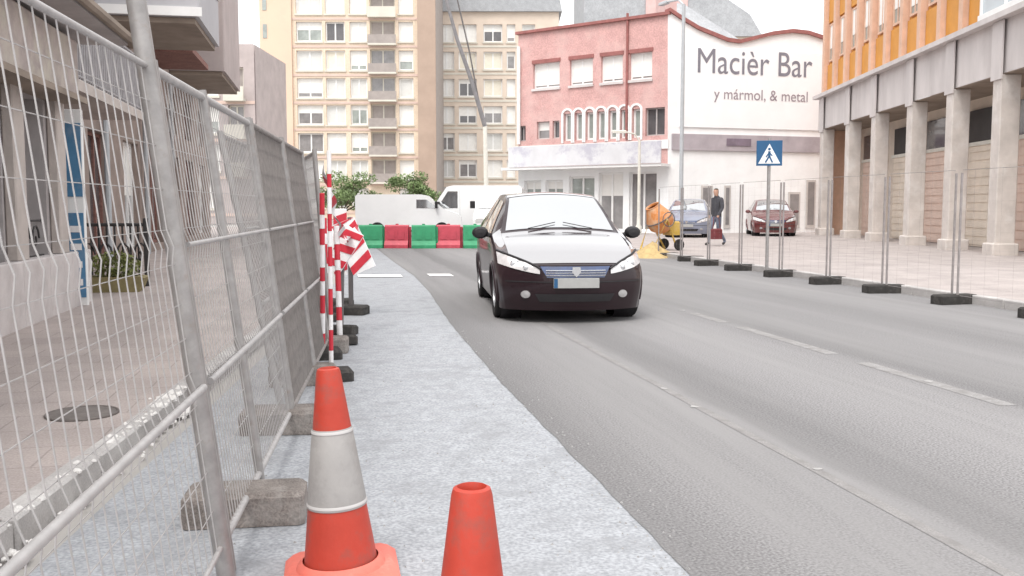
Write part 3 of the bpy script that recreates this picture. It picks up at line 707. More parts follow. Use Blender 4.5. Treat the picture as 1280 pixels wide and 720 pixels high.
fence_panel('spare wire fence panel leaning behind the red striped pole', 8.0, 1.6, x_of=lambda y: -.62 + .07 * y - .14, lean=9, sp=.04, wr=.0028, wm=wire_d)
# concrete feet
fb = MB(); fb.bbox(-.25, -.12, 0, .25, .12, .14, .02); fbm = fb.mesh('concrete_foot', blockm)
for i, (x, y, lb_) in enumerate([(-.36, 4.15, 'dusty concrete fence foot nearest the big orange cone'), (-.27, 5.78, 'dusty concrete fence foot between the other two, behind the cone'), (-.2, 7.32, 'dusty concrete fence foot beside the base of the red striped pole'), (-.08, 8.9, 'dusty concrete fence foot under the last turned fence panel')]):
    o = bpy.data.objects.new('concrete_foot', fbm); COL.objects.link(o); o.location = (x, y, 0); o.rotation_euler = (0, 0, R(random.uniform(-7, 7)))
    tag(o, lb_, 'fence foot', 'concrete feet of the left fence')
# white rubble along the kerb
b = MB()
for k in range(170):
    y = random.uniform(3.4, 6.7) if k < 120 else random.gauss(6.35, .18); s_ = random.uniform(.006, .022) * (1.5 if y > 6.1 else 1)
    x = lkx(y) + random.gauss(.0, .05); z = (.098 if x < lkx(y) + .005 else -.006)
    vs = []
    for (r_, h) in ((1, 0), (.9, .6), (.35, 1.0)):
        for q in range(6): a = q * 1.047 + r_; w_ = s_ * r_ * random.uniform(.75, 1.2); vs.append((x + w_ * math.cos(a), y + w_ * math.sin(a) * 1.3, z + s_ * h * random.uniform(.8, 1.1) * .9))
    b.add(vs, [(i * 6 + q, i * 6 + (q + 1) % 6, i * 6 + 6 + (q + 1) % 6, i * 6 + 6 + q) for i in range(2) for q in range(6)] + [tuple(range(12, 18))])
rr = stuff(b.build('rubble', rubblem, None, fix=False)); tag(rr, 'line of white rubble crumbs scattered along the left kerb', 'rubble')
mh = thing('manhole_cover', 'small round dark iron manhole cover in the pink pavement', 'manhole cover', (-1.45, 6.0, .1))
MB().lathe([(.19, .0), (.19, .008), (.165, .010), (.0, .010)], 28, cap=False).build('lid', manm, mh)
MB().ring((0, 0, .006), .2, .008, 'z', 28, 6).build('rim', manm, mh)

# loose grit over the concrete strip
b = MB()
for k in range(900):
    y = 1.5 + 9 * random.random() ** 1.6; x = random.uniform(-.5, 1.5 if random.random() < .35 else 1.26) if random.random() < .6 else 1.27 + random.gauss(0, .10); s_ = random.uniform(.0025, .0085)
    z = .0 if x > 1.27 else -.004
    vs = [(x + s_ * math.cos(q * 1.2566 + k) * random.uniform(.7, 1.2), y + s_ * math.sin(q * 1.2566 + k) * random.uniform(.7, 1.2), z) for q in range(5)] + [(x, y, z + s_ * 1.1)]
    b.add(vs, [(q, (q + 1) % 5, 5) for q in range(5)])
gt = stuff(b.build('grit', M('grey_grit', (.30, .295, .29), .9, .3, 40), None, fix=False)); tag(gt, 'loose pale grit scattered over the concrete strip and road edge', 'grit')

# ================================================================== CONES
def cone(label, loc, rz, s_=1.0, lean=0, group='orange traffic cones'):
    t = thing('traffic_cone', label, 'traffic cone', loc, rz, group, rx=lean); t.scale = (s_, s_, s_)
    b = MB(); b.bbox(-.205, -.205, 0, .205, .205, .035, .03); b.lathe([(.160, .034), (.152, .05), (.136, .06)], 32, cap=False); b.build('base_plate', conebase, t, True)
    rr = lambda z: .130 - (z - .05) / .70 * (.130 - .041)
    pf = [(rr(z), z) for z in (.05, .14, .27)] + [(rr(.5), .5), (rr(.62), .62), (rr(.735), .735), (.039, .748), (.031, .752), (.027, .74), (.023, .62)]
    MB().lathe(pf, 40, cap=False).build('cone_shell', conered, t, True)
    sl_ = MB().lathe([(rr(.255) + .0005, .255), (rr(.255) + .0035, .257), (rr(.538) + .0035, .535), (rr(.538) + .0005, .538)], 40, cap=False).build('reflective_sleeve', conewhite, t, True)
    for z in (.262, .522): MB().lathe([(rr(z) + .0036, z), (rr(z) + .005, z + .002), (rr(z + .01) + .005, z + .01), (rr(z + .012) + .0036, z + .012)], 40, cap=False).build('sleeve_edge', sleeve_edge, sl_, True)
    return t
cone('large orange traffic cone with grey reflective sleeve beside the fence posts', (.03, 3.43, .008), 0, lean=R(-1)).rotation_euler = (R(-.5), R(-2.8), 0)
cone('orange traffic cone standing alone on the pale concrete strip', (.285, 1.93, 0), R(30))

# ================================================================== STRIPED POLES, CHEVRON BOARD
def striped_pole(label, loc, h, lean, r=.02, first=0):
    t = thing('striped_pole', label, 'striped pole', loc, R(8), None, rx=lean)
    MB().bbox(-.16, -.1, 0, .16, .1, .09, .02).build('rubber_base', rubber, t)
    n = int((h - .09) / .15); zz = [.09 + (h - .09) * (k + (random.uniform(-.25, .25) if 0 < k < n else 0)) / n for k in range(n + 1)]
    for k in range(n):
        MB().lathe([(r, zz[k]), (r, zz[k + 1] - .002)], 12).build('red_band' if (k + first) % 2 else 'white_band', sred if (k + first) % 2 else swhite, t, True)
    return t
striped_pole('tall red and white banded pole at the end of the fence', (.01, 7.42, 0), 1.75, R(2), r=.017)
striped_pole('short red and white banded pole beside the striped panels', (-.02, 11.3, 0), 1.2, R(-3), first=1)
cb = thing('warning_panel', 'larger tilted red and white striped panel on a dark post by the concrete strip', 'warning board', (.27, 12.0, 0), R(-20))
MB().bbox(-.2, -.14, 0, .2, .14, .11, .02).build('rubber_base', rubber, cb)
MB().bbox(-.025, -.025, .11, .025, .025, 1.2, .005).build('post', boomm, cb)
bd = bpy.data.objects.new('board', MB().bbox(-.15, -.05, -.33, .15, -.028, .33, .006).mesh('board', swhite)); COL.objects.link(bd); bd.parent = cb; bd.location = (.05, 0, .84); bd.rotation_euler = (R(-6), R(-24), R(12))
for k in range(4):
    z = -.33 + k * .2
    q = [(-.147, max(-.327, z)), (.147, min(.327, max(-.327, z + .12))), (.147, min(.327, z + .22)), (-.147, min(.327, z + .10))]
    MB().prism(q, -.056, -.0505).build('red_stripe', sred, bd)
cb2 = thing('warning_panel', 'small red and white striped panel leaning on a dark foot between the banded poles', 'warning board', (.12, 10.1, 0), R(-14), rx=R(-8))
MB().bbox(-.16, -.12, 0, .16, .12, .10, .02).build('rubber_base', rubber, cb2)
MB().bbox(-.02, -.02, .10, .02, .02, .95, .005).build('post', boomm, cb2)
bd = bpy.data.objects.new('board', MB().bbox(-.10, -.045, -.24, .10, -.022, .24, .005).mesh('board', swhite)); COL.objects.link(bd); bd.parent = cb2; bd.location = (.02, 0, .88); bd.rotation_euler = (0, R(32), 0)
for k in range(3):
    z = -.22 + k * .17; MB().prism([(-.098, z), (.098, z + .05), (.098, min(.236, z + .13)), (-.098, z + .08)], -.051, -.0455).build('red_stripe', sred, bd)
striped_pole('leaning red and white banded pole against the last straight fence panel', (-.06, 8.5, 0), 1.45, R(5), first=1, r=.022)
striped_pole('thick red and white banded pole behind the last concrete fence foot', (.10, 9.35, 0), 1.15, R(-6), r=.028)
cb3 = thing('warning_panel', 'narrow upright red and white striped panel behind the larger tilted one', 'warning board', (.16, 13.0, 0), R(6))
MB().bbox(-.16, -.12, 0, .16, .12, .10, .02).build('rubber_base', rubber, cb3)
MB().bbox(-.02, -.02, .10, .02, .02, .45, .005).build('post', boomm, cb3)
bd = MB().bbox(-.09, -.03, .42, .09, -.012, 1.30, .005).build('board', swhite, cb3)
for k in range(4):
    z = .43 + k * .22; MB().prism([(-.088, z), (.088, z + .06), (.088, z + .16), (-.088, z + .10)], -.036, -.0305).build('red_stripe', sred, bd)
# sagging barrier tape from the tall banded pole to the board
tp = thing('barrier_tape', 'sagging red and white barrier tape between tall banded pole and larger striped panel', 'barrier tape', (0, 0, 0))
P0, P1 = Vector((-.02, 7.44, 1.62)), Vector((.36, 11.93, 1.08))
def tpt(u): 
    p = P0.lerp(P1, u); p.z -= .55 * 4 * u * (1 - u) * .6; return p
nseg = 22
for k in range(nseg):
    b = MB(); m_ = 4
    for q in range(m_):
        a, c = tpt((k + q / m_) / nseg), tpt((k + (q + 1) / m_) / nseg); tw = .034 * math.sin(1.3 * (k + q / m_)); tw2 = .034 * math.sin(1.3 * (k + (q + 1) / m_))
        b.quad(a + Vector((tw, 0, -.035)), c + Vector((tw2, 0, -.035)), c + Vector((-tw2, 0, .035)), a + Vector((-tw, 0, .035)))
    b.build('red_length' if k % 2 else 'white_length', sred if k % 2 else swhite, tp, fix=False)

# ================================================================== PLASTIC BARRIERS
def barrier(mat, label, x, y, rz):
    t = thing('plastic_barrier', label, 'barrier', (x, y, 0), rz, 'water filled plastic barriers')
    Wb = .76
    pr = [(-.24, 0), (.24, 0), (.24, .10), (.13, .24), (.09, .70), (.06, .74), (-.06, .74), (-.09, .70), (-.13, .24), (-.24, .10)]
    b = MB(); b.prism(pr, -Wb / 2, Wb / 2, 'x'); b.build('body', mat, t)
    for xx in (-.25, .05): MB().prism([(-.145, .28), (-.125, .28), (-.105, .58), (-.125, .58)], xx, xx + .2, 'x').build('rib', mat, t)
    MB().lathe([(.05, .74), (.05, .775), (.0, .78)], 12, (0, 0, 0), False).build('filler_cap', mat, t)
    MB().tube([(Wb / 2 + .04, 0, 0), (Wb / 2 + .04, 0, .68)], .04, 8).build('coupling', mat, t)
    return t
blbl = ['green plastic barrier beside the striped board', 'red plastic barrier between two green ones, in front of the white van', 'green plastic barrier in the middle of the barrier row', 'red plastic barrier second from the dark car in the row', 'green plastic barrier just behind the dark car']
for i in range(5):
    barrier([pgreen, pred][i % 2], blbl[i], 1.35 + i * .82 + random.uniform(-.03, .03), 31.1 - i * .16 + random.uniform(-.12, .12), -R(11 + random.uniform(-6, 6)))

# ================================================================== CARS
def cr(p, t):  # Catmull-Rom through list of (key, tuple)
    ks = [a for a, _ in p]
    if t <= ks[0]: return p[0][1]
    if t >= ks[-1]: return p[-1][1]
    i = max(k for k in range(len(ks)) if ks[k] <= t); i = min(i, len(ks) - 2)
    p1, p2 = p[i][1], p[i + 1][1]; u = (t - ks[i]) / (ks[i + 1] - ks[i]); h = ks[i + 1] - ks[i]
    def tan(j):
        if j == 0 or j == len(ks) - 1:
            a, b = (0, 1) if j == 0 else (len(ks) - 2, len(ks) - 1)
        else: a, b = j - 1, j + 1
        return [(y - x) / (ks[b] - ks[a]) for x, y in zip(p[a][1], p[b][1])]
    m1, m2 = tan(i), tan(i + 1)
    a0, a1, a2, a3 = 2 * u**3 - 3 * u**2 + 1, u**3 - 2 * u**2 + u, -2 * u**3 + 3 * u**2, u**3 - u**2
    return tuple(a0 * x + a1 * h * s + a2 * y + a3 * h * t_ for x, s, y, t_ in zip(p1, m1, p2, m2))
# station y: hw0 z0 | hw1 z1 | hw2 z2 (belt) | hw3 z3 (top edge) | crown
ST = [(0.00, (.76, .15, .80, .42, .79, .56, .70, .655, .015)),
      (0.16, (.81, .15, .845, .44, .835, .62, .72, .735, .022)),
      (0.50, (.83, .16, .865, .46, .86, .73, .73, .845, .032)),
      (0.90, (.84, .19, .875, .50, .868, .83, .74, .925, .040)),
      (1.22, (.84, .19, .875, .52, .870, .895, .735, 1.00, .045)),
      (1.60, (.84, .19, .875, .52, .868, .925, .665, 1.235, .055)),
      (2.02, (.84, .19, .875, .52, .865, .945, .60, 1.435, .05)),
      (2.60, (.84, .19, .875, .52, .863, .96, .595, 1.485, .035)),
      (3.30, (.84, .19, .875, .52, .855, .985, .58, 1.465, .03)),
      (3.75, (.83, .20, .865, .53, .84, 1.00, .57, 1.36, .03)),
      (4.02, (.81, .24, .845, .54, .82, .96, .62, 1.10, .02)),
      (4.18, (.76, .28, .80, .54, .77, .84, .66, .93, .015))]
def plan(y, x):
    a = max(0, 1 - y / 1.1); c = max(0, (y - 3.5) / .7)
    q = (abs(x) / .86) ** 2.4
    return y + .34 * q * a ** 1.3 - .14 * q * c
def nose(z, y): 
    a = max(0, 1 - y / .3); return a * (.05 * ((z - .46) / .25) ** 2)
def side(y, s_, sg):
    q = cr(ST, y); lv = [(0, (q[0], q[1])), (1, (q[2], q[3])), (2, (q[4], q[5])), (3, (q[6], q[7]))]
    h, z = cr(lv, s_); return Vector((sg * h, plan(y, h) + nose(z, y), z))
def topp(y, t):
    q = cr(ST, y); x = q[6] * t; z = q[7] + q[8] * (1 - t * t) ; return Vector((x, plan(y, x) + nose(z, y), z))
def patch(fn, us, vs, off, b):
    n, m = len(us), len(vs); o = len(b.v); pts = []
    for u in us:
        for v in vs:
            p = fn(u, v); e = 1e-3
            nn = (fn(u + e, v) - fn(u - e, v)).cross(fn(u, v + e) - fn(u, v - e))
            if nn.length > 0: nn.normalize()
            ctr = Vector((0, 2.1, .6))
            if nn.dot(p - ctr) < 0: nn = -nn
            pts.append(p + nn * off)
    fs = [(i * m + j, i * m + j + 1, (i + 1) * m + j + 1, (i + 1) * m + j) for i in range(n - 1) for j in range(m - 1)]
    b.add(pts, fs); return b
def lin(a, b, n): return [a + (b - a) * i / (n - 1) for i in range(n)]
fogm = M('fog_lamp_lens', (.30, .29, .29), .2, .2, 14, spec=.8)
WY = (.86, 3.47); WR = .315
def wheel(t, x, y, sg):
    w_ = bpy.data.objects.new('wheel', None); COL.objects.link(w_); w_.parent = t; w_.location = (x, y, WR); w_.rotation_euler = (0, R(90) * sg, 0)
    MB().lathe([(.20, -.09), (.29, -.10), (.312, -.085), (.315, -.05), (.315, .05), (.312, .085), (.29, .10), (.20, .09)], 32, cap=False).build('tyre', tyre, w_, True)
    b = MB(); b.lathe([(.205, -.08), (.205, .085), (.19, .09), (.185, .05), (.05, .06), (.0, .065)], 28, cap=False)
    for k in range(7):
        a = k * 2 * math.pi / 7; b.add([(.04 * math.cos(a - .7), .04 * math.sin(a - .7), .085), (.19 * math.cos(a - .14), .19 * math.sin(a - .14), .08), (.19 * math.cos(a + .14), .19 * math.sin(a + .14), .08), (.04 * math.cos(a + .7), .04 * math.sin(a + .7), .085)], [(0, 1, 2, 3)])
    b.build('rim', rim, w_, True)
def car(label, loc, rz, pm, group=None, sc=1.0):
    t = thing('hatchback_car', label, 'car', loc, rz, group); t.scale = (sc, sc, sc)
    ys = lin(0, 4.18, 90); ss = lin(0, 3, 25); ts = lin(-1, 1, 17)
    b = MB()
    def hole(y, z): return any((y - w_) ** 2 + (z - WR) ** 2 < .345 ** 2 for w_ in WY)
    for sg in (-1, 1):
        tmp = MB(); patch(lambda u, v: side(u, v, sg), ys, ss, 0, tmp)
        keep = [f for f in tmp.f if not hole(sum(tmp.v[i][1] for i in f) / 4, sum(tmp.v[i][2] for i in f) / 4)]
        b.add(tmp.v, keep)
    patch(topp, ys, ts, 0, b)
    # nose and tail caps
    for y in (0, 4.18):
        pts = []; 
        for s_ in ss:
            p = side(y, s_, 1); h = p.x
            for tt in ts:
                x = h * tt; z = p.z + (cr(ST, y)[8] * (1 - tt * tt) if s_ == 3 else 0)
                pts.append((x, plan(y, x) + nose(p.z, y), z))
        n, m = len(ss), len(ts)
        b.add(pts, [(i * m + j, i * m + j + 1, (i + 1) * m + j + 1, (i + 1) * m + j) for i in range(n - 1) for j in range(m - 1)])
    bm = bmesh.new(); me = b.mesh('body', pm); bm.from_mesh(me); bmesh.ops.remove_doubles(bm, verts=bm.verts, dist=.002); bmesh.ops.recalc_face_normals(bm, faces=bm.faces); bm.to_mesh(me); bm.free()
    me.polygons.foreach_set('use_smooth', [True] * len(me.polygons))
    try: me.set_sharp_from_angle(angle=R(45))
    except Exception: pass
    link('body', me, t)
    MB().box(-.68, .42, .15, .68, 3.9, .42).build('underbody', carblack, t)
    # wheel arches
    for wy in WY:
        for sg in (-1, 1):
            b = MB(); pts = []
            for k in range(19):
                a = R(-14) + R(208) * k / 18; yy = wy + .345 * math.cos(a); zz = WR + .345 * math.sin(a)
                s_ = min(lin(0, 2, 60), key=lambda q: abs(side(yy, q, 1).z - zz)); pts.append((sg * (side(yy, s_, 1).x + .002), yy, zz))
            b.tube(pts, .022, 8); b.build('wheel_arch', pm, t, True)
            b = MB(); b.lathe([(.36, -.14), (.36, .10), (.0, -.14)], 24, cap=False)
            b.v = [(sg * (.70 + z), wy + x, WR + y) for x, y, z in b.v]; b.build('arch_liner', carblack, t)
            wheel(t, sg * .765, wy, sg)
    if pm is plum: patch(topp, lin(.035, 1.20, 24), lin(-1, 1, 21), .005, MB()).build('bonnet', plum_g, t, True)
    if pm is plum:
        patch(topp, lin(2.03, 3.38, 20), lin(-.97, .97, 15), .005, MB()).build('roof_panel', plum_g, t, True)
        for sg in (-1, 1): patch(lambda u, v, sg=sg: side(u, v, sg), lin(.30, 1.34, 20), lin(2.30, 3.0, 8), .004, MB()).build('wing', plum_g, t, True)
    # glazing
    ws = patch(topp, lin(1.26, 1.99, 14), lin(-.93, .93, 17), .006, MB()).build('windscreen', cglass, t, True)
    patch(topp, lin(3.42, 3.98, 8), lin(-.86, .86, 11), .006, MB()).build('rear_window', cglass, t, True)
    for sg in (-1, 1):
        b = MB(); fn = lambda u, v: side(u, v, sg)
        for (ya, yb, yc, yd) in ((1.42, 2.02, 2.45, 2.45), (2.53, 2.53, 3.25, 3.25), (3.33, 3.33, 3.80, 3.62)):
            def f2(u, v, ya=ya, yb=yb, yc=yc, yd=yd):
                l_ = ya + (yb - ya) * v; r_ = yc + (yd - yc) * v
                return side(l_ + (r_ - l_) * u, 2.12 + v * .76, sg)
            patch(f2, lin(0, 1, 8), lin(0, 1, 6), .006, b)
        b.build('side_window', cglass, t, True)
        # mirror
        b = MB(); c = (sg * .98, 1.48, 1.0)
        vs = []
        b.lathe([(.0, -.09), (.07, -.08), (.1, -.03), (.105, .02), (.08, .07), (.0, .085)], 14, (0, 0, 0), False)
        b.v = [(c[0] + v[0] * 1.0, c[1] + v[2] * .8, c[2] + v[1] * .75) for v in b.v]
        b.tube([(sg * .85, 1.50, .965), (sg * .93, 1.49, .985)], .03, 8); b.build('door_mirror', carblack if pm is plum else pm, t, True)
        # headlamp: swept patch over the corner of nose and wing
        def hl(u, v, sg=sg):
            x = sg * (.40 + .44 * u); zlo = .565 + .10 * u ** 1.3; zhi = .615 + .185 * u ** .8
            z = zlo + (zhi - zlo) * v
            return surf(x, z)
        def surf(x, z):
            # find y on the outer skin for given x, z: march stations
            best = None
            for y in lin(0, 1.0, 61):
                q = cr(ST, y)
                zt = q[7] + q[8] if abs(x) <= q[6] else None
                hw = None
                lv = [(0, (q[0], q[1])), (1, (q[2], q[3])), (2, (q[4], q[5])), (3, (q[6], q[7]))]
                # width at z
                lo, hi = 0.0, 3.0
                for _ in range(16):
                    mid = (lo + hi) / 2
                    if cr(lv, mid)[1] < z: lo = mid
                    else: hi = mid
                wz = cr(lv, lo)[0]; tz = q[7] + q[8] * max(0, 1 - (x / q[6]) ** 2)
                if (abs(x) <= wz and z <= q[7]) or (abs(x) <= q[6] and z <= tz):
                    return Vector((x, plan(y, x) + nose(z, y), z))
            return Vector((x, .6, z))
        us, vs_ = lin(0, 1, 15), lin(0, 1, 8); pts = [hl(u, v) for u in us for v in vs_]
        pts = [Vector((p.x + sg * .006, p.y - .012, p.z + .006)) for p in pts]
        b = MB(); m = len(vs_); b.add(pts, [(i * m + j, i * m + j + 1, (i + 1) * m + j + 1, (i + 1) * m + j) for i in range(len(us) - 1) for j in range(m - 1)])
        hd = b.build('headlight', lamp_l, t, True)
        b = MB()
        for uu, rr_ in ((.35, .035), (.62, .05)):
            p = hl(uu, .5); b.lathe([(rr_, 0), (rr_ * .8, .01), (0, .012)], 14, (0, 0, 0), False)
            n_ = 14 * 3; b.v[-n_:] = [(p.x + v[0], p.y - .02 - v[2], p.z + v[1]) for v in b.v[-n_:]]
        b.build('reflector', chrome, hd, True)
        # dark trim line between lamp and bonnet
        tp = [hl(u, 1.0) + Vector((0, -.016, .012)) for u in lin(0, 1, 12)]
        MB().tube(tp, .014, 6).build('lamp_trim', carblack, hd, True)
        # fog lamp
        p = surf(sg * .56, .335)
        b = MB(); b.lathe([(.045, 0), (.04, .012), (0, .016)], 16, (0, 0, 0), False); b.v = [(p.x + v[0] * 1.25, p.y - .01 - v[2] + v[0] * sg * .25, p.z + v[1]) for v in b.v]; b.build('fog_lamp', fogm, t, True)
    # front: grille, intake, plate, emblem
    def strip(name, x1, za, zb, off, mat, taper=0.0, n=21, m=4):
        b = MB(); pts = []
        for x in lin(-x1, x1, n):
            for v in lin(0, 1, m):
                z = za + (zb - za) * v; xx = x * (1 - taper * (1 - v)); p = surf(xx, z); pts.append((p.x, p.y - off, p.z))
        b.add(pts, [(i * m + j, i * m + j + 1, (i + 1) * m + j + 1, (i + 1) * m + j) for i in range(n - 1) for j in range(m - 1)]); return b.build(name, mat, t, True)
    gr = strip('grille', .40, .53, .655, .010, grille_b, .18)
    for z in (.555, .582, .609):
        tp = [surf(x, z) + Vector((0, -.017, 0)) for x in lin(-.34, .34, 13)]; MB().tube(tp, .006, 6).build('grille_bar', chrome, gr, True)
    strip('bumper_line', .78, .475, .487, .008, carblack)
    strip('air_intake', .46, .255, .345, .008, carblack, .12)
    p = surf(0, .465); MB().bbox(-.26, p.y - .03, .415, .26, p.y - .012, .525, .004).build('number_plate', platew, t)
    MB().box(-.257, p.y - .0325, .418, -.215, p.y - .0305, .522).build('plate_blue_strip', signblue, t)
    p = surf(0, .60)
    MB().prism([(-.045, .65), (.045, .65), (.05, .59), (.0, .535), (-.05, .59)], p.y - .035, p.y - .018).build('emblem', chrome, gr)
    for sg in (-1, 1):
        tp = [topp(1.24 + .02 * k, -.55 * sg + .16 * k * sg * .6) + Vector((0, -.02, .018)) for k in range(6)]
        MB().tube(tp, .005, 6).build('wiper', carblack, ws)
    return t
car('dark plum hatchback driving along the road towards the cones', (2.74, 10.45, 0), -R(5.0), plum)
car('grey blue parked car beside the walking person and the sand heap', (13.6, 35.2, .12), -R(24), carwhite)
car('dark red parked car next to the arcade pillars', (17.7, 36.0, .12), -R(20), carred)

# ================================================================== WHITE VANS
def van(label, loc, rz, L=4.9, Hh=2.15, high=False):
    t = thing('delivery_van', label, 'van', loc, rz, 'white site vans')
    Wv = 1.85
    pr = [(0, .32), (L, .32), (L, Hh * .96), (L - .1, Hh), (1.75, Hh), (1.45, Hh * .97), (.75, 1.22), (.12, 1.0), (0, .8)]
    b = MB(); b.prism(pr, 0, Wv, 'y'); b.build('body', vanwhite, t)
    MB().box(.05, .02, .22, L - .03, Wv - .02, .317).build('sill', carblack, t)
    for yy, s_ in ((-.006, 1), (Wv + .006, 1)):
        MB().prism([(1.0, 1.25), (1.95, 1.25), (1.95, Hh * .88), (1.5, Hh * .88)], yy - .003, yy + .003).build('door_window', cglass, t)
    MB().add([(.80, .12, 1.28), (.80, Wv - .12, 1.28), (1.40, Wv - .2, Hh * .94), (1.40, .2, Hh * .94)], [(0, 1, 2, 3)])
    b = MB(); b.add([(.745, .12, 1.26), (.745, Wv - .12, 1.26), (1.375, Wv - .2, Hh * .93), (1.375, .2, Hh * .93)], [(0, 1, 2, 3)]); b.build('windscreen', cglass, t)
    for sx in (.85, L - .95):
        for yy in (.09, Wv - .09):
            w_ = bpy.data.objects.new('wheel', None); COL.objects.link(w_); w_.parent = t; w_.location = (sx, yy, .33); w_.rotation_euler = (R(90), 0, 0)
            MB().lathe([(.2, -.1), (.31, -.1), (.33, -.06), (.33, .06), (.31, .1), (.2, .1)], 24, cap=False).build('tyre', tyre, w_, True)
            MB().lathe([(.0, -.09), (.2, -.1), (.2, .1), (.0, .09)], 20, cap=False).build('rim', rim, w_, True)
    for yy in (-.14, Wv + .14): MB().bbox(1.02, yy - .1, 1.25, 1.14, yy + .1, 1.55, .02).build('door_mirror', carblack, t)
    for yy in (.1, Wv - .42): MB().box(-.012, yy, .68, .02, yy + .32, .86).build('headlight', lamp_l, t)
    for xx in (2.05, 3.2): MB().box(xx, -.006, .4, xx + .012, -.002, Hh * .9).build('door_seam', lampgrey, t)
    return t
van('low white van parked side on behind the red barrier', (6.0, 43.6, 0), R(172), 4.6, 1.85)
van('taller white van parked side on behind the barriers', (4.0, 44.6, 0), -R(10), 4.9, 2.3)
van('white van facing the road just past the dark car', (7.5, 37.6, 0), R(75), 4.8, 2.1)

# ================================================================== BOOM AND LAMPS
boom2 = M('boom_mid_grey', (.20, .19, .195), .5, .2, 4)
bo = thing('lifting_boom', 'tall dark slanting lifting boom rising beyond the white vans', 'boom', (10.2, 62, 0), 0)
MB().box(-1.0, -1.0, 0, 1.0, 3.2, 1.1).build('carrier', boomm, bo)
MB().tube([(0, 0, 1.1), (-.1, 0, 6.6)], [.16, .13], 10).build('mast', lampwhite, bo)
MB().tube([(-.1, 0, 6.5), (-.9, 0, 9.2), (-1.9, 0, 12.0), (-2.6, 0, 14.5), (-3.0, 0, 17)], [.15, .14, .12, .10, .08], 8).build('boom_arm', boom2, bo)
MB().tube([(-.3, -.05, 7.0), (-1.1, -.05, 11.2), (-2.0, -.05, 15)], .05, 6).build('hydraulic_hose', boomm, bo)
def lamp_post(label, loc, h, r, mat, arm=1.2, ra=0):
    t = thing('lamp_post', label, 'lamp post', loc, ra)
    MB().lathe([(r * 1.9, 0), (r * 1.9, .35), (r * 1.2, .45), (r, 1.0), (r * .8, h)], 14).build('pole', mat, t, True)
    MB().tube([(0, 0, h - .05), (arm * .3, 0, h + .25), (arm, 0, h + .35)], r * .5, 8).build('arm', mat, t)
    MB().bbox(arm - .1, -.12, h + .28, arm + .5, .12, h + .40, .03).build('lantern', mat, t)
    return t
lamp_post('tall blue grey lamp post in front of the white gable wall', (14.35, 37.8, .12), 9.4, .09, lampgrey, 1.4, R(100))
lamp_post('short pale lamp post before the pink building canopy', (13.0, 39.2, .12), 4.0, .07, lampwhite, .7, R(180))

# ================================================================== RIGHT FENCE AND SIGN
ry = [10.0, 11.72, 13.42, 15.12, 16.88, 18.7, 20.4, 22.1, 23.8]
kb3 = MB().bbox(-.31, -.12, 0, .31, .12, .13, .02).mesh('rubber_foot', rubber)
for i, y in enumerate(ry):
    o = bpy.data.objects.new('rubber_foot', kb3); COL.objects.link(o); o.location = (8.42 + (.25 if y > 22 else 0), y, 0); o.rotation_euler = (0, 0, R(random.uniform(-8, 8)))
    tag(o, ['first', 'second', 'third', 'fourth', 'fifth', 'sixth', 'seventh', 'eighth', 'ninth'][len(ry) - 1 - i] + ' dark rubber fence foot from the sand heap along the right kerb', 'fence foot', 'rubber feet of the right fence')
wpost = M('weathered_post', (.27, .245, .24), .7, .2, 10, dirt=(.30, .28, .27), dirt_scale=5)
ORD = ['first', 'second', 'third', 'fourth', 'fifth', 'sixth', 'seventh', 'eighth', 'ninth']
def right_panel(y0, L, k):
    t = fence_panel(ORD[k] + ' thin wire fence panel from the sand heap along the right kerb', y0, L, (1.78, 1.78), x_of=lambda y: 8.42, ang=0, lean=0, sp=.25, wr=.0007, cross=False, rl=(.0165, .0165), pm=wpost, wm=wpost, tr=.0035, group='fence panels along the right kerb')
    return t
for k, (a, c) in enumerate(zip(ry[:-1], ry[1:])): right_panel(a + .06, c - a - .12, len(ry) - 2 - k)
sg_ = thing('crossing_sign', 'square blue pedestrian crossing sign on a grey post in the fence row', 'road sign', (8.17, 16.95, 0), -R(24))
MB().tube([(0, 0, .0), (0, 0, 2.6)], .032, 12).build('post', galv, sg_, True)
pl = MB().bbox(-.235, -.05, 2.09, .235, -.034, 2.56, .004).build('plate', signblue, sg_)
MB().prism([(-.20, 2.13), (.20, 2.13), (0, 2.50)], -.056, -.0515).build('white_triangle', signwhite, pl)
b = MB()
def seg(b, p, q, w_):
    d = Vector((q[0] - p[0], q[1] - p[1])); n_ = Vector((-d.y, d.x)).normalized() * w_
    b.prism([(p[0] - n_.x, p[1] - n_.y), (q[0] - n_.x, q[1] - n_.y), (q[0] + n_.x, q[1] + n_.y), (p[0] + n_.x, p[1] + n_.y)], -.0615, -.057)
seg(b, (.0, 2.36), (.0, 2.26), .022); seg(b, (0, 2.27), (-.07, 2.15), .014); seg(b, (0, 2.27), (.06, 2.15), .014); seg(b, (0, 2.34), (-.06, 2.25), .010); seg(b, (0, 2.34), (.055, 2.27), .010)
b.prism([(.026 * math.cos(k * .7854), 2.40 + .026 * math.sin(k * .7854)) for k in range(8)], -.0615, -.057)
b.build('pedestrian_symbol', signblue, pl)
MB().box(-.05, -.035, 2.2, .05, .034, 2.24).build('bracket', galv, sg_)

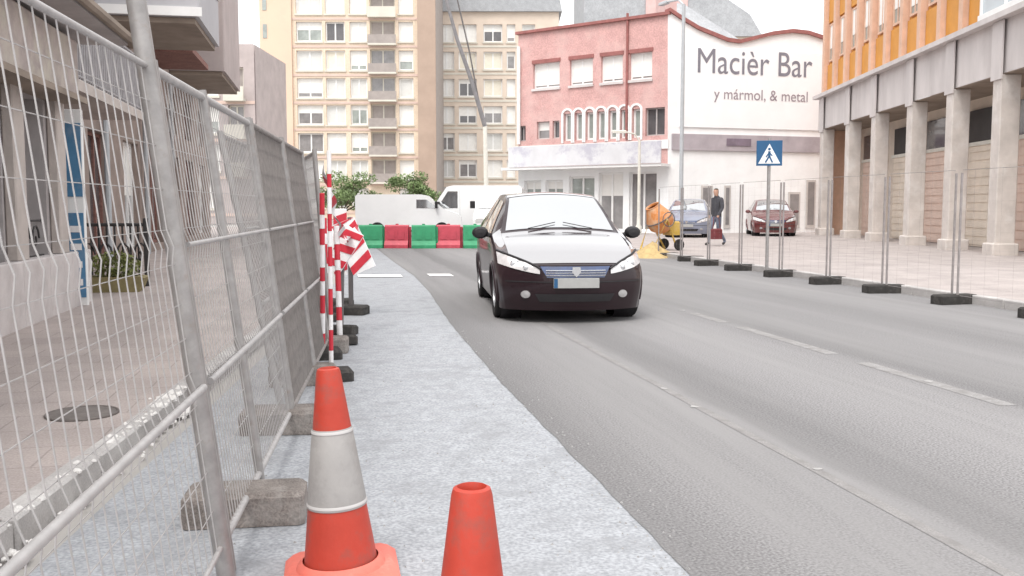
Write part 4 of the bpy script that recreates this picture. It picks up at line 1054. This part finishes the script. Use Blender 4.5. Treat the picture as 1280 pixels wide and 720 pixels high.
# ================================================================== SAND HEAP AND ORANGE BAG
b = MB(); n, m = 28, 9; vs = []; fs = []
for i in range(m):
    r_ = i / (m - 1)
    for k in range(n):
        a = 2 * math.pi * k / n; rr_ = .70 * r_ * (1 + .12 * math.sin(3 * a + 1) + .07 * math.sin(7 * a))
        vs.append((rr_ * math.cos(a), rr_ * .8 * math.sin(a), .42 * (1 - r_) ** 1.2 + random.uniform(-.012, .012) * (1 if i < m - 1 else 0)))
for i in range(m - 1):
    for k in range(n): j = (k + 1) % n; fs.append((i * n + k, i * n + j, (i + 1) * n + j, (i + 1) * n + k))
b.add(vs, fs); hp = b.build('sand_heap', sand, None, True); hp.location = (8.35, 24.0, 0); tag(hp, 'low ochre heap of sand beside the orange mixer at the road edge', 'sand heap')
mo_ = M('mixer_orange', (.64, .24, .07), .55, .2, 5, .2, 25, dirt=(.55, .42, .30), dirt_scale=5, dirt_lo=.45, dirt_hi=.7)
my_ = M('mixer_yellow', (.58, .38, .07), .55, .2, 5, .2, 25, dirt=(.45, .36, .25), dirt_scale=5, dirt_lo=.45, dirt_hi=.7)
ob = thing('cement_mixer', 'orange cement mixer with yellow frame standing by the ochre sand heap', 'cement mixer', (9.0, 25.3, .12), R(15))
dr = MB().lathe([(.0, -.36), (.20, -.36), (.36, -.18), (.38, .0), (.36, .06), (.20, .40), (.21, .43), (.18, .43), (.17, .38)], 20, cap=False)
mt = Matrix.Translation((-.02, 0, .86)) @ Matrix.Rotation(R(-32), 4, 'Y'); dr.v = [tuple(mt @ Vector(v)) for v in dr.v]; dr = dr.build('drum', mo_, ob, True)
rg = MB().ring((0, 0, .02), .385, .018, 'z', 24, 6); rg.v = [tuple(mt @ Vector(v)) for v in rg.v]; rg.build('ring_gear', boomm, dr)
for sy in (-1, 1):
    MB().tube([(-.42, sy * .30, .03), (-.05, sy * .42, .86), (.38, sy * .30, .03)], .03, 8).build('frame_leg', my_, ob)
    w_ = MB().lathe([(.05, -.03), (.15, -.035), (.16, 0), (.15, .035), (.05, .03)], 18); w_.v = [(.40 + x, sy * .36 + z, .16 + y) for x, y, z in w_.v]; w_.build('wheel', tyre, ob, True)
MB().tube([(-.42, -.30, .04), (-.42, .30, .04)], .03, 8).build('cross_bar', my_, ob)
MB().bbox(.22, -.20, .42, .56, .20, .80, .03).build('motor_housing', my_, ob)
hw = MB().ring((0, 0, 0), .19, .014, 'y', 20, 6); hw.v = [(x - .05, y - .50, z + .86) for x, y, z in hw.v]; hw.build('hand_wheel', boomm, ob)

# ================================================================== PERSON
def person(label, loc, rz, joints, edges, mats, split):
    t = thing('person', label, 'person', loc, rz)
    names = list(joints); me = bpy.data.meshes.new('body'); me.from_pydata([joints[n][0] for n in names], [(names.index(a), names.index(b)) for a, b in edges], [])
    o = bpy.data.objects.new('body', me); COL.objects.link(o)
    md = o.modifiers.new('skin', 'SKIN'); 
    lay = me.skin_vertices[0].data
    for i, n in enumerate(names):
        r_ = joints[n][1]; lay[i].radius = r_ if isinstance(r_, tuple) else (r_, r_)
        lay[i].use_root = (n == 'pelvis')
    sb = o.modifiers.new('sub', 'SUBSURF'); sb.levels = 2; sb.render_levels = 2
    dg = bpy.context.evaluated_depsgraph_get(); m2 = bpy.data.meshes.new_from_object(o.evaluated_get(dg))
    bpy.data.objects.remove(o)
    for m in mats: m2.materials.append(m)
    for p in m2.polygons: p.material_index = split(p.center); p.use_smooth = True
    m2.name = 'body'; return t, link('body', m2, t)
J = {'pelvis': ((0, 0, .93), (.15, .11)), 'belly': ((0, .0, 1.08), (.155, .11)), 'chest': ((0, .02, 1.30), (.185, .125)), 'neck0': ((0, .01, 1.46), .07), 'neck': ((0, -.02, 1.53), .055),
     'head0': ((0, -.03, 1.60), (.075, .09)), 'head': ((0, -.03, 1.70), (.078, .095)), 'crown': ((0, -.02, 1.77), .055),
     'shl': ((-.19, .02, 1.42), .075), 'ell': ((-.27, .10, 1.16), .058), 'wrl': ((-.27, -.02, .93), .042), 'hal': ((-.26, -.06, .84), .035),
     'shr': ((.19, .02, 1.42), .075), 'elr': ((.27, -.02, 1.16), .058), 'wrr': ((.25, -.16, .95), .042), 'har': ((.24, -.20, .87), .035),
     'hipl': ((-.095, 0, .86), .10), 'knl': ((-.10, -.17, .49), .068), 'anl': ((-.10, -.20, .09), .045), 'tol': ((-.11, -.36, .045), .04),
     'hipr': ((.095, 0, .86), .10), 'knr': ((.09, .02, .48), .068), 'anr': ((.09, .30, .14), .045), 'tor': ((.09, .19, .035), .04)}
Ed = [('pelvis', 'belly'), ('belly', 'chest'), ('chest', 'neck0'), ('neck0', 'neck'), ('neck', 'head0'), ('head0', 'head'), ('head', 'crown'),
      ('chest', 'shl'), ('shl', 'ell'), ('ell', 'wrl'), ('wrl', 'hal'), ('chest', 'shr'), ('shr', 'elr'), ('elr', 'wrr'), ('wrr', 'har'),
      ('pelvis', 'hipl'), ('hipl', 'knl'), ('knl', 'anl'), ('anl', 'tol'), ('pelvis', 'hipr'), ('hipr', 'knr'), ('knr', 'anr'), ('anr', 'tor')]
def split(c):
    if c.z > 1.53: return 3 if (c.z > 1.715 or c.y > -.01) else 2
    if abs(c.x) > .2 and c.z < .93: return 2
    if c.z > .90: return 0
    if c.z < .11: return 4
    return 1
pr_, bd_ = person('person in dark jacket and blue-grey jeans walking on the pavement', (11.75, 27.9, .12), R(-68), J, Ed, [jacket, jeans, skin, hair, shoe], split)
MB().bbox(-.17, -.10, -.32, .17, .10, 0, .03).build('x', bagm)
bg_ = bpy.data.objects['x']; bg_.name = 'shoulder_bag'; bg_.location = (11.64, 27.61, .655); bg_.rotation_euler = (0, 0, R(20)); tag(bg_, 'maroon bag hanging from the hand of the walking person', 'bag')
strap = MB(); strap.tube([(-.15, 0, -.01), (-.10, .02, .35), (.10, .02, .35), (.15, 0, -.01)], .012, 6); strap.build('strap', bagm, bg_)
b = MB(); b.lathe([(.0, -.005), (.012, -.002), (.010, .01), (.0, .014)], 8, (0, -.135, 1.655), False); b.build('nose', skin, pr_)
